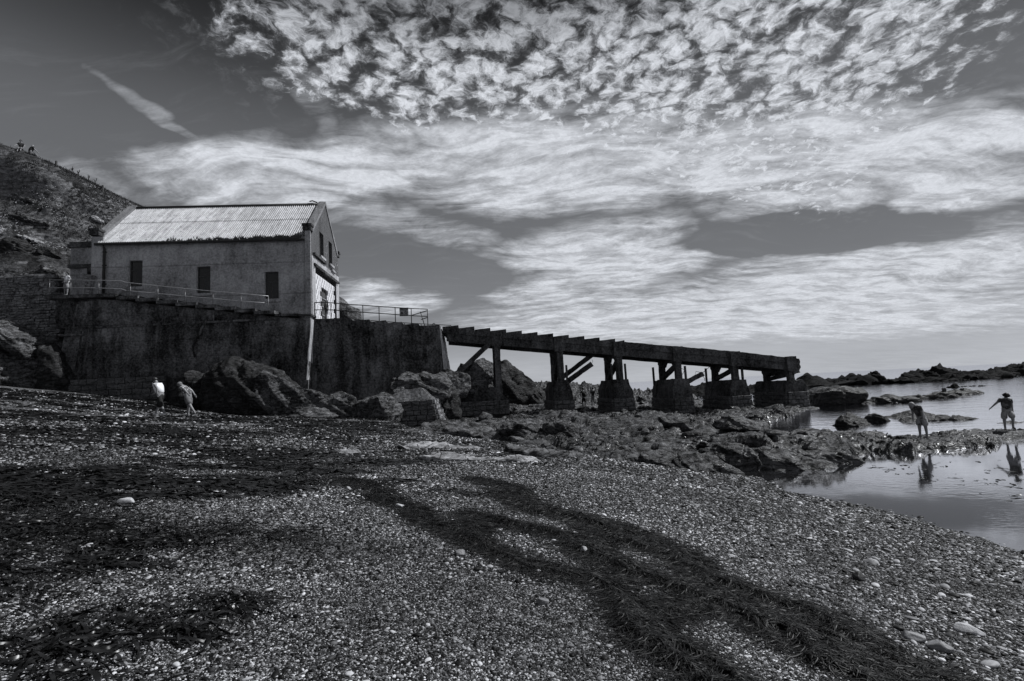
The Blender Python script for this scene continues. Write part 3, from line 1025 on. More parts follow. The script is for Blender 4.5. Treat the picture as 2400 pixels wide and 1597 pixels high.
def window(s0, s1, z0, z1, lab=None):
    f = MB()
    t0, t1 = 0.20, 0.27
    wd = 0.075
    f.box(s0, s0 + wd, t0, t1, z0, z1)
    f.box(s1 - wd, s1, t0, t1, z0, z1)
    f.box(s0 + wd, s1 - wd, t0, t1, z1 - wd, z1)
    f.box(s0 + wd, s1 - wd, t0, t1, z0, z0 + wd)
    zt = z0 + (z1 - z0) * 0.64
    f.box(s0 + wd, s1 - wd, t0, t1, zt - 0.04, zt + 0.04)
    sm = (s0 + s1) / 2
    f.box(sm - 0.03, sm + 0.03, t0, t1, z0 + wd, zt - 0.04)
    w = house.part('window', f, 'timber', label=lab)
    house.part('pane', MB().box(s0 + wd, sm - 0.03, 0.23, 0.245, z0 + wd, zt - 0.04), 'glass', parent=w)
    house.part('pane', MB().box(sm + 0.03, s1 - wd, 0.23, 0.245, z0 + wd, zt - 0.04), 'timber', parent=w)
    house.part('pane', MB().box(s0 + wd, s1 - wd, 0.23, 0.245, zt + 0.04, z1 - wd), 'glass', parent=w)
    house.part('sill', MB().box(s0 - 0.16, s1 + 0.16, -0.16, 0.19, z0 - 0.24, z0 - 0.005), 'render', parent=w)
    house.part('reveal_band', MB().box(s0 - 0.16, s0 - 0.004, -0.018, 0.002, z0, z1 + 0.06), 'render', parent=w)


for w in WINS:
    window(*w)
for t0, t1, z0, z1 in GW:
    f = MB()
    x0, x1 = -0.30, -0.24
    f.box(x0, x1, t0, t0 + 0.07, z0, z1).box(x0, x1, t1 - 0.07, t1, z0, z1)
    f.box(x0, x1, t0 + 0.07, t1 - 0.07, z1 - 0.07, z1).box(x0, x1, t0 + 0.07, t1 - 0.07, z0, z0 + 0.07)
    w = house.part('window', f, 'timber')
    house.part('pane', MB().box(-0.28, -0.26, t0 + 0.07, t1 - 0.07, z0 + 0.07, z1 - 0.07), 'void', parent=w)
    house.part('sill', MB().box(-0.2, 0.17, t0 - 0.12, t1 + 0.12, z0 - 0.18, z0 - 0.004), 'render_pale', parent=w)

# corner pilasters, kneelers, coping
house.part('pilaster', MB().box(-0.40, 0.012, -0.10, -0.001, 6.5, 14.55), 'render')
house.part('pilaster', MB().box(S0 - 0.42, S0 + 0.35, -0.12, -0.001, 6.5, 14.2), 'render')
for s_a, s_b in ((-0.52, 0.10), (S0 - 0.52, S0 + 0.12)):
    for ta, tb in ((-0.24, 0.3), (WID - 0.3, WID + 0.24)):
        house.part('kneeler', MB().box(s_a, s_b, ta, tb, 14.30, 14.62).box(s_a - 0.05, s_b + 0.06, ta - 0.06, tb + 0.06, 14.623, 14.80), 'slip_concrete')
for s_a, s_b in ((-0.50, 0.07), (S0 - 0.50, S0 + 0.10)):
    for sg in (0, 1):
        pr = [(0.30, roofline(0.30) + 0.04), (MID, RIDGE + 0.04), (MID, RIDGE + 0.36), (0.30, roofline(0.30) + 0.34)]
        if sg:
            pr = [(WID - y, z) for y, z in pr][::-1]
        mb = MB().prism_x(pr, s_a, s_b).rough(3, 0.03, 3.0, 5 + sg)
        house.part('coping', mb, 'coping', label='lichened gable coping')
house.part('finial', MB().tube([(-0.62, MID, RIDGE + .28), (-1.0, MID - 0.1, RIDGE + 0.42), (-1.25, MID, RIDGE + 0.40)], 0.05), 'gutter')

# corrugated sheets, two rows to each slope
ROOF = Thing('corrugated_roof', 'pale corrugated metal roof with dark lichen on the lifeboat house', 'roof', (-7.6, 4.0, EAVE))
PER, AMP = 0.160, 0.040
slope_len = math.hypot(MID + 0.28, (RIDGE - EAVE) * (MID + 0.28) / MID)
ang = math.atan2(RIDGE - EAVE, MID)


def sheet(width, length):
    n = int(round(width / PER * 8))
    xs_ = [width * i / n for i in range(n + 1)]
    vs, fs = [], []
    for x in xs_:
        h = AMP * math.cos(2 * math.pi * x / PER)
        for l in (0.0, length * 0.5, length):
            vs.append((x, l, h))
    for i in range(n):
        for k in (0, 1):
            a = i * 3 + k
            fs.append((a, a + 3, a + 4, a + 1))
    me = bpy.data.meshes.new('roof_sheet')
    me.from_pydata(vs, [], fs)
    me.shade_smooth()
    me.materials.append(MATS['roof_sheet'])
    return me


SW = PER * 6
ns = int((S1 - S0 - 0.65) / SW)
SW_T = (S1 - S0 - 0.64) / (ns)
me_lo, me_hi = sheet(SW, slope_len * 0.57), sheet(SW, slope_len * 0.46)
for side in (0, 1):
    for row, me in ((0, me_lo), (1, me_hi)):
        for k in range(ns + 1):
            o = bpy.data.objects.new('roof_sheet', me)
            link(o)
            o.parent = ROOF.e
            l0 = 0.0 if row == 0 else slope_len * 0.545
            lift = 0.04 + (0.03 if row else 0.0) + (0.006 if k % 2 else 0.0) + rng.uniform(0, 0.004)
            s = S0 + 0.12 + k * SW
            if s + SW > S1 - 0.5:
                s = S1 - 0.5 - SW
            tx, tz = -0.28 + l0 * math.cos(ang), EAVE - 0.28 * math.tan(ang) + l0 * math.sin(ang)
            tx -= lift * math.sin(ang)
            tz += lift * math.cos(ang)
            if side == 0:
                o.location = Vector((s, tx, tz)) - ROOF.base
                o.rotation_euler = (ang, 0, rng.uniform(-0.002, 0.002))
            else:
                o.location = Vector((s + SW, WID - tx, tz)) - ROOF.base
                o.rotation_euler = (ang, 0, math.pi)
ROOF.part('ridge_cap', MB().tube([(S0 + 0.12, MID, RIDGE + 0.12), (S1 - 0.5, MID, RIDGE + 0.12)], 0.13, 10), 'gutter', smooth=True)
gut = ROOF.part('gutter', MB().tube([(S0 - 0.05, -0.36, EAVE - 0.36), (S1 - 0.30, -0.36, EAVE - 0.40)], 0.10, 8), 'gutter', label='dark sagging gutter with weeds growing in it')
ROOF.part('fascia_board', MB().box(S0 - 0.05, S1 - 0.42, -0.24, -0.19, EAVE - 0.42, EAVE - 0.24), 'render_pale')
# weeds in the gutter
mb = MB()
r2 = random.Random(31)
for k in range(230):
    s = S1 - 0.6 - abs(r2.gauss(0, 1)) * 3.2 if r2.random() < 0.75 else r2.uniform(S0 + 4, S1 - 0.6)
    if s < S0 + 4.5:
        continue
    h = r2.uniform(0.10, 0.34) * (0.7 + 0.5 * math.sin(s * 2.1) ** 2)
    for j in range(4):
        a = r2.uniform(0, 6.28)
        bx, by = math.cos(a) * h * 0.45, math.sin(a) * h * 0.3
        w = 0.03
        mb.add([(s - w, -0.36, EAVE - 0.30), (s + w, -0.36, EAVE - 0.30), (s + bx + w, -0.36 + by, EAVE - 0.3 + h * 0.6), (s + bx * 1.5, -0.36 + by * 1.5, EAVE - 0.3 + h)], [(0, 1, 2), (0, 2, 3)])
o = ROOF.part('gutter_weed', mb, 'plant', parent=gut)
o['kind'] = 'stuff'
pipe = Thing('drainpipe', 'black drainpipe down the landward corner of the lifeboat house', 'pipe', (-14.72, -0.1, 9.6))
pipe.part('pipe', MB().tube([(-14.72, -0.30, EAVE - 0.35), (-14.72, -0.12, EAVE - 0.65), (-14.72, -0.12, 9.6)], 0.075, 8), 'gutter', smooth=True)
for z in (10.6, 12.0, 13.0):
    pipe.part('bracket', MB().box(-14.84, -14.60, -0.15, -0.015, z, z + 0.07), 'gutter')

# the annexe on the landward side
ann = Thing('annexe', 'small flat roofed annexe joined to the landward gable', 'building', (-17.2, 3.5, 10.0))
A0, A1 = -18.62, -15.62
mb = MB()
mb.box(A0, -17.10, 2.0, 6.0, 8.0, 14.05)
mb.box(-16.85, A1, 2.0, 6.0, 8.0, 14.05)
mb.box(-17.10, -16.85, 2.0, 6.0, 8.0, 12.95)
mb.box(-17.10, -16.85, 2.0, 6.0, 13.72, 14.05)
ann.part('wall', mb, 'render')
ann.part('cornice', MB().box(A0 - 0.16, A1, 1.84, 6.1, 14.052, 14.30).box(A0 - 0.08, A1, 1.92, 6.1, 14.303, 14.50), 'slip_concrete')
ann.part('string_course', MB().box(A0 - 0.08, A1 - 0.4, 1.80, 2.0, 12.42, 12.70), 'slip_concrete')
ann.part('window', MB().box(-17.10, -16.85, 2.2, 2.28, 12.95, 13.72), 'glass')
ann.part('door', MB().box(-17.35, -16.75, 1.93, 2.0, 10.4, 12.38), 'void')
ann.part('bracket', MB().box(-17.05, -16.75, 1.5, 1.93, 12.0, 12.41), 'slip_concrete')

# ---------------------------------------------------------------- the plinth under the house
pl = Thing('plinth', 'tall stained concrete plinth carrying the lifeboat house', 'retaining wall', (-7.6, -1.0, 1.0))
# upper tier, following the stepped terrace
top = [(-17.4, 9.55), (-13.0, 9.25), (-12.0, 9.05), (-2.25, 7.62), (-0.5, 7.45)]
prof = [(-17.3, 7.36), (-0.45, 7.36)] + top[::-1]
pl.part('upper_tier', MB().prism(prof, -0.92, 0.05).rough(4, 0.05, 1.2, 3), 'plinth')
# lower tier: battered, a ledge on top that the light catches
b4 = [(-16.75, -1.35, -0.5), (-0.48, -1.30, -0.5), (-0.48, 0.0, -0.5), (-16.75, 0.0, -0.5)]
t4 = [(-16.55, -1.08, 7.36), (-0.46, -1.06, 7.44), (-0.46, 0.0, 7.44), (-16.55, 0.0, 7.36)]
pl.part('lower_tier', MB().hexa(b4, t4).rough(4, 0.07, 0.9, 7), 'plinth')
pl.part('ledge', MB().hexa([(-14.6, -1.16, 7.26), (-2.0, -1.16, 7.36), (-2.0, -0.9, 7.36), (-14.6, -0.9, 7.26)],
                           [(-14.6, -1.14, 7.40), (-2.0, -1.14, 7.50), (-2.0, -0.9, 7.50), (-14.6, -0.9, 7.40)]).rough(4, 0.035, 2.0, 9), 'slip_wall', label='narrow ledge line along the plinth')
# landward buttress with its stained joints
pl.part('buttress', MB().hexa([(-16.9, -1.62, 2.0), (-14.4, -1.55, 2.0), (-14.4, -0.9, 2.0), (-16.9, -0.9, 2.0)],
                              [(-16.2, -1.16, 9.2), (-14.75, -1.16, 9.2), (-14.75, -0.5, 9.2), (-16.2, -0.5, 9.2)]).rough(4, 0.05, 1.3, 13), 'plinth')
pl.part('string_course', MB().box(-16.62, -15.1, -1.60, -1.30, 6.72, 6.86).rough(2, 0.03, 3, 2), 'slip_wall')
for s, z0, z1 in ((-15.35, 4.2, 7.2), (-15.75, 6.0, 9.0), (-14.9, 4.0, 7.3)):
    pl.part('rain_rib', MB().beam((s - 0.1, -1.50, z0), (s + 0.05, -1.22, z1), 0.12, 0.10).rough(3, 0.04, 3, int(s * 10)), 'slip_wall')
# seaward corner pilaster, its return face coloured pale to paint sunlight on it
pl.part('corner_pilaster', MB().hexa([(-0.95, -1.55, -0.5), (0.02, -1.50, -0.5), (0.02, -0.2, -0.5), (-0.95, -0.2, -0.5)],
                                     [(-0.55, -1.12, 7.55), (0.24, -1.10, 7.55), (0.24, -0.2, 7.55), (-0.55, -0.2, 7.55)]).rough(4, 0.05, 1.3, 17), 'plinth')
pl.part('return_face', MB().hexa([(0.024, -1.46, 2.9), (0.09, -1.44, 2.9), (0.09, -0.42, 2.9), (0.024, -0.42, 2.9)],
                                 [(0.21, -1.06, 7.35), (0.29, -1.05, 7.35), (0.29, -0.42, 7.35), (0.21, -0.42, 7.35)]).rough(4, 0.035, 3, 19), 'painted_sun_edge', label='return of the plinth corner painted pale as if sunlit')
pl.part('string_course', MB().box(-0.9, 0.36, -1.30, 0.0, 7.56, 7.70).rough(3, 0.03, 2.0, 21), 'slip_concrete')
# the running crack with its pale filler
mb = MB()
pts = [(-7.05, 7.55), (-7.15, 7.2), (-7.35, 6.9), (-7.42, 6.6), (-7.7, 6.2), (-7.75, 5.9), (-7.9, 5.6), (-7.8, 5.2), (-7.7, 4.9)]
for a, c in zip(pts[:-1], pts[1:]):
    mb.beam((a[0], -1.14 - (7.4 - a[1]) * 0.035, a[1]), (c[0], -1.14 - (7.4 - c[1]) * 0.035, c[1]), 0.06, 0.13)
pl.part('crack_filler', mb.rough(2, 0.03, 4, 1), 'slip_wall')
# squared stone courses at the foot
STB = {}


def stone_mesh(kind, seed, mat, rough=0.04):
    key = (kind, seed, mat)
    if key not in STB:
        w, d, h = kind
        mb = MB().box(-w / 2, w / 2, -d / 2, d / 2, -h / 2, h / 2)
        bm = bmesh.new()
        vv_ = [bm.verts.new(v) for v in mb.v]
        for f in mb.f:
            bm.faces.new([vv_[i] for i in f])
        bmesh.ops.bevel(bm, geom=list(bm.edges), offset=min(w, d, h) * 0.14, segments=1, affect='EDGES')
        rr = random.Random(seed)
        for v in bm.verts:
            v.co += Vector((rr.uniform(-1, 1), rr.uniform(-1, 1), rr.uniform(-1, 1))) * rough * min(w, h)
        me = bpy.data.meshes.new('stone')
        bm.to_mesh(me)
        bm.free()
        me.materials.append(MATS[mat])
        STB[key] = me
    return STB[key]


def courses(th, s0, s1, t, z0, n, ch, bw, name='stone', mat='masonry', seed=1, taper=0.0, along='s', parent=None):
    """rows of separate squared stones along s (front faces) or along t (side faces)"""
    rr = random.Random(seed)
    for r in range(n):
        a = s0 + taper * r - (0 if r % 2 else bw * 0.3)
        end = s1 - taper * r
        while a < end - 0.08:
            w = bw * rr.choice((0.8, 1.0, 1.2))
            w_ = min(w, end - a)
            if a < s0 + taper * r:
                w_ -= s0 + taper * r - a
                a = s0 + taper * r
            if w_ > 0.1:
                q = round(w_ / 0.1) * 0.1 or 0.1
                me = stone_mesh((1.0, 0.24, ch - 0.022), rr.randint(0, 5), mat)
                o = bpy.data.objects.new(name, me)
                link(o)
                o.parent = parent or th.e
                c = a + w_ / 2
                pos = Vector((c, t + rr.uniform(-0.025, 0.025), z0 + (r + 0.5) * ch)) if along == 's' else Vector((t + rr.uniform(-0.025, 0.025), c, z0 + (r + 0.5) * ch))
                o.location = pos - th.base
                o.scale = (w_ - 0.022, 1, 1)
                if along == 't':
                    o.rotation_euler = (0, 0, math.pi / 2)
            a += w_ if w_ > 0 else w


pl.part('footing', MB().box(-16.85, -9.5, -1.66, -1.2, 1.0, 3.62), 'mortar')
courses(pl, -16.9, -9.4, -1.72, 2.05, 4, 0.40, 0.62, seed=5)

# ---------------------------------------------------------------- terrace steps with the landward railing
ter = Thing('terrace_steps', 'stepped concrete walkway along the foot of the house wall', 'steps', (-7.6, -0.7, 8.4))
ter.part('landing', MB().box(-17.75, -13.05, -1.42, 2.0, 9.42, 9.66).rough(4, 0.03, 1.5, 3), 'slip_wall')
z = 9.44
for k in range(8):
    a = -13.05 + k * 1.345
    zt = 9.46 - k * 0.205
    ter.part('step', MB().box(a, a + 1.43, -1.32 - 0.05 * (k % 2), -0.002, zt - 0.24, zt).rough(3, 0.03, 2, 30 + k), 'slip_wall')
ter.part('step', MB().box(-2.29, -0.6, -1.1, -0.002, 7.62, 7.80).rough(3, 0.03, 2, 50), 'slip_wall')


def railing(name, label, posts, rails, mat, rmat=None, r=0.035):
    th = Thing(name, label, 'railing', posts[len(posts) // 2][0])
    for a, b_ in posts:
        th.part('post', MB().tube([a, b_], r * 0.95, 7), mat, smooth=True)
    for pts in rails:
        th.part('rail', MB().tube(pts, r, 7), rmat or mat, smooth=True)
    return th


tr = -1.25
posts = [(-17.55, 9.66, 10.80), (-16.15, 9.66, 10.74), (-14.27, 9.5, 10.66), (-12.14, 9.20, 10.36), (-10.28, 8.95, 10.12), (-8.41, 8.7, 9.85), (-6.50, 8.5, 9.59), (-4.55, 8.2, 9.35), (-2.65, 7.85, 9.10)]
railing('railing', 'long two bar handrail stepping down beside the house wall', [((s, tr, a), (s, tr, c)) for s, a, c in posts],
        [[(-17.6, tr, 10.80), (-14.27, tr, 10.66), (-12.75, tr, 10.56), (-12.45, tr, 10.44), (-10.28, tr, 10.12), (-8.41, tr, 9.85), (-6.5, tr, 9.59), (-4.55, tr, 9.35), (-2.65, tr, 9.10)],
         [(-17.6, tr, 10.25), (-14.27, tr, 10.10), (-12.75, tr, 9.98), (-12.45, tr, 9.86), (-10.28, tr, 9.56), (-8.41, tr, 9.30), (-6.5, tr, 9.06), (-4.55, tr, 8.80), (-2.65, tr, 8.58)]],
        'rail_paint', 'rail_bright', 0.026)
gp = Thing('gate_pier', 'broken leaning stone gate pier beside the landward railing', 'pier', (-15.65, -0.6, 9.5))
gp.part('shaft', MB().hexa([(-15.85, -0.5, 9.4), (-15.48, -0.5, 9.4), (-15.48, -0.14, 9.4), (-15.85, -0.14, 9.4)],
                           [(-15.72, -0.5, 11.0), (-15.32, -0.5, 11.0), (-15.32, -0.14, 11.0), (-15.72, -0.14, 11.0)]).rough(4, 0.06, 2.5, 3), 'wall_stone')
gp.part('cap', MB().hexa([(-15.86, -0.6, 11.03), (-15.2, -0.6, 10.98), (-15.2, -0.13, 10.98), (-15.86, -0.13, 11.03)],
                         [(-15.86, -0.6, 11.36), (-15.2, -0.6, 11.22), (-15.2, -0.13, 11.22), (-15.86, -0.13, 11.36)]).rough(3, 0.04, 2.5, 5), 'wall_stone')

# ---------------------------------------------------------------- dry stone wall on the landward side
dw = Thing('stone_wall', 'dry stone wall in thin courses left of the plinth', 'wall', (-37.5, 38.7, 8.0), axis=False)
dw.part('core', MB().hexa([(-48, 38.8, 3.0), (-34.2, 38.8, 3.0), (-34.2, 40.6, 3.0), (-48, 40.6, 3.0)],
                          [(-48, 39.0, 12.1), (-35.3, 39.0, 12.0), (-35.3, 40.6, 12.0), (-48, 40.6, 12.1)]), 'mortar')
rr = random.Random(77)
z = 12.02
nst = 0
while z > 7.0:
    h = rr.uniform(0.15, 0.24)
    lo_ = 38.84 - (12.0 - z) * 0.03
    x = -41.0 + rr.uniform(0, 0.3)
    end = -35.2 + (12 - z) * 0.10
    while x < end:
        w = rr.uniform(0.3, 0.75)
        me = stone_mesh((1.0, 0.34, 0.20), 100 + rr.randint(0, 9), 'wall_stone', 0.09)
        o = bpy.data.objects.new('stone', me)
        link(o)
        o.parent = dw.e
        o.location = Vector((x + w / 2, lo_ + rr.uniform(-0.06, 0.06), z - h / 2)) - dw.base
        o.scale = (w - 0.03, 1, (h - 0.02) / 0.20)
        o.rotation_euler = (0, rr.uniform(-0.03, 0.03), rr.uniform(-0.04, 0.04))
        nst += 1
        x += w
    z -= h
dw.part('coping', MB().hexa([(-48, 38.62, 12.02), (-35.2, 38.62, 11.98), (-35.2, 39.3, 11.98), (-48, 39.3, 12.02)],
                            [(-48, 38.7, 12.22), (-35.35, 38.7, 12.16), (-35.35, 39.3, 12.16), (-48, 39.3, 12.22)]).rough(4, 0.04, 2, 3), 'wall_stone')

# ---------------------------------------------------------------- the solid head of the slip
hd = Thing('slip_wall', 'stained concrete wall with a saw tooth top at the head of the slip', 'retaining wall', (4.8, -0.4, 0.0))
teeth = [(0.1, 7.44)]
cuts_ = [2.95, 4.30, 5.52, 6.70, 7.90]
zt = [7.36, 7.20, 7.06, 6.91, 6.77]
for c, z in zip(cuts_, zt):
    teeth += [(c, z + 0.05), (c + 0.14, z - 0.16)]
teeth += [(9.5, 6.62)]
prof = [(0.1, -0.8), (9.78, -0.8)] + teeth[::-1]
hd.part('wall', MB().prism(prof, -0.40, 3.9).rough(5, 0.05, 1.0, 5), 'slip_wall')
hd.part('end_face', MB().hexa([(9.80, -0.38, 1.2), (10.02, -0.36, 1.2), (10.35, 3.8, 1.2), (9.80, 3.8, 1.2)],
                              [(9.50, -0.38, 6.55), (9.60, -0.36, 6.55), (9.66, 3.8, 6.2), (9.50, 3.8, 6.2)]).rough(4, 0.05, 2, 7), 'painted_sun_edge', label='end of the slip wall painted pale as if sunlit')  # sunlight on the end face is put into its pale colour
# pale cracks across its face
for pts in ([(5.2, 4.9), (5.6, 4.75), (6.1, 4.85), (6.5, 5.1), (6.65, 5.5), (6.7, 6.0)], [(5.2, 4.9), (5.5, 4.6), (6.0, 4.4), (6.4, 4.35), (6.9, 4.0), (7.2, 3.75)],
            [(7.6, 6.2), (7.9, 5.9), (8.0, 5.6), (8.2, 5.0), (8.3, 4.4), (8.7, 3.9), (8.9, 3.2)], [(1.4, 6.9), (1.5, 6.5), (1.45, 6.2)]):
    mb = MB()
    for a, c in zip(pts[:-1], pts[1:]):
        mb.beam((a[0], -0.41, a[1]), (c[0], -0.41, c[1]), 0.03, 0.045)
    hd.part('crack_filler', mb.rough(2, 0.02, 5, 2), 'slip_wall')
mb = MB()
ring = [(9.05 + 0.13 * math.cos(a), 0.2, 6.66 + 0.16 * math.sin(a)) for a in np.linspace(-0.4, math.pi + 0.4, 12)]
mr = Thing('mooring_ring', 'small iron mooring ring on the end of the slip wall', 'ring', (9.05, 0.2, 6.6))
mr.part('ring', MB().tube(ring, 0.03, 6), 'iron', smooth=True)

# railings on the slip head
near = [(0.25, 7.45, 8.72), (1.45, 7.42, 8.66), (2.62, 7.36, 8.50), (3.80, 7.15, 8.38), (5.0, 7.05, 8.24), (6.2, 6.9, 8.12), (7.4, 6.75, 7.99), (8.62, 6.62, 7.90)]
railing('railing', 'two bar iron railing along the near edge of the slip head', [((s, -0.1, a), (s, -0.1, c)) for s, a, c in near],
        [[(s, -0.1, c) for s, a, c in near], [(s, -0.1, a + (c - a) * 0.56) for s, a, c in near]], 'iron')
far_ = [(2.0, 7.4, 7.92), (3.4, 7.25, 7.75), (4.7, 7.05, 7.60), (6.4, 6.85, 7.42), (7.75, 6.7, 7.28), (9.1, 6.62, 7.16)]
railing('railing', 'low single bar railing along the far edge of the slip head', [((s, 3.6, a), (s, 3.6, c)) for s, a, c in far_],
        [[(1.4, 3.6, 8.0)] + [(s, 3.6, c) for s, a, c in far_] + [(10.2, 3.6, 7.06), (10.25, 3.6, 6.95)]], 'iron')
railing('barrier', 'short leaning barrier across the seaward end of the slip head', [((8.30, 1.2, 6.65), (7.95, 1.3, 7.93))],
        [[(8.62, -0.1, 7.78), (7.2, 2.4, 7.86)], [(8.62, -0.1, 7.26), (8.0, 1.3, 7.32)]], 'iron')
sg = Thing('warning_sign', 'small grey warning sign with a triangle and a circle on the slip railing', 'sign', (6.85, -0.16, 7.45))
sg.part('panel', MB().box(6.53, 7.19, -0.165, -0.145, 7.42, 8.06), plain('sign_face', 0.30, 0.5, var=0.15))
sg.part('header', MB().box(6.545, 7.175, -0.171, -0.166, 7.92, 8.04), 'gutter')
for zz in (7.86, 7.82):
    sg.part('text_line', MB().box(6.58, 7.10, -0.171, -0.166, zz, zz + 0.018), 'gutter')
sg.part('triangle', MB().prism([(6.58, 7.60), (6.84, 7.60), (6.71, 7.80)], -0.171, -0.166), 'gutter')
ringp = [(7.01 + 0.10 * math.cos(a), -0.169, 7.70 + 0.10 * math.sin(a)) for a in np.linspace(0, 2 * math.pi, 15)]
sg.part('circle', MB().tube(ringp, 0.018, 5, cap=False), 'gutter')
sg.part('slash', MB().beam((6.94, -0.169, 7.77), (7.08, -0.169, 7.63), 0.01, 0.03), 'gutter')
for x0, x1 in ((6.57, 6.85), (6.89, 7.15)):
    sg.part('text_line', MB().box(x0, x1, -0.171, -0.166, 7.535, 7.575), 'gutter')
sg.part('footer', MB().box(6.545, 7.175, -0.171, -0.166, 7.425, 7.50), 'gutter')
# lifebuoy housing by the door
lb = Thing('lifebuoy_holder', 'dark round lifebuoy holder on a post before the white block screen', 'lifebuoy', (0.75, 1.2, 7.5))
ringp = [(0.75 + 0.02 * math.sin(a * 3), 1.2 + 0.24 * math.cos(a), 8.62 + 0.27 * math.sin(a)) for a in np.linspace(0, 2 * math.pi, 17)]
lb.part('ring', MB().tube(ringp, 0.11, 8, cap=False), 'gutter', smooth=True)
lb.part('back_plate', MB().tube([(0.66, 1.2, 8.62), (0.70, 1.2, 8.62)], 0.27, 14), 'iron')
lb.part('post', MB().tube([(0.68, 1.2, 7.4), (0.68, 1.2, 8.5)], 0.05), 'iron')

# ---------------------------------------------------------------- the slipway running down to the sea
SL = 0.1287


def deck_top(s):
    return 6.56 - (s - 9.7) * SL


dk = Thing('slipway_deck', 'long concrete slipway deck sloping down to the sea on piers', 'slipway', (10.0, 0, 6.0))
s = 9.72
k = 0
while s < 23.6:
    e = min(s + 1.205, 23.7)
    za = deck_top(s) - 0.02
    prof = [(s, za - 0.50), (e - 0.006, za - 0.50 - (e - s) * SL), (e - 0.006, za + 0.03), (s, za - 0.06)]
    dk.part('step', MB().prism(prof, -0.22, 3.62).rough(3, 0.03, 2.2, 60 + k), 'slip_concrete')
    s = e
    k += 1
secs = [(23.72, 28.0), (28.0, 32.5), (32.5, 37.75)]
for i, (a, c) in enumerate(secs):
    prof = [(a, deck_top(a) - 0.55), (c, deck_top(c) - 0.55), (c, deck_top(c) - 0.02 - (0.15 if i == 2 else 0)), (a, deck_top(a) - 0.02)]
    dk.part('deck_slab', MB().prism(prof, -0.22, 3.62).rough(5, 0.07, 1.6, 80 + i), 'slip_concrete')
PS = [13.79, 18.60, 23.19, 27.86, 32.45, 37.02]
for t0, t1 in ((-0.10, 0.30), (3.12, 3.50)):
    ends = [9.75] + PS
    for a, c in zip(ends[:-1], ends[1:]):
        a_, c_ = a + 0.22, c - 0.22
        prof = [(a_, deck_top(a_) - 1.12), (c_, deck_top(c_) - 1.12), (c_, deck_top(c_) - 0.50), (a_, deck_top(a_) - 0.50)]
        dk.part('beam', MB().prism(prof, t0, t1).rough(3, 0.03, 1.8, int(a * 7)), 'slip_concrete')
# ragged seaward end
dk.part('broken_end', MB().hexa([(37.1, -0.3, 1.55), (37.72, -0.2, 1.7), (37.72, 3.5, 1.7), (37.1, 3.6, 1.55)],
                                [(37.1, -0.3, 2.95), (37.75, -0.2, 2.72), (37.75, 3.5, 2.72), (37.1, 3.6, 2.95)]).rough(4, 0.14, 2.2, 5), 'slip_concrete', label='broken seaward end')
for t in (0.3, 1.4, 2.6):
    dk.part('rebar', MB().tube([(37.6, t, 2.4), (38.0, t, 2.5), (38.15, t + 0.1, 2.3)], 0.018, 5), 'iron')

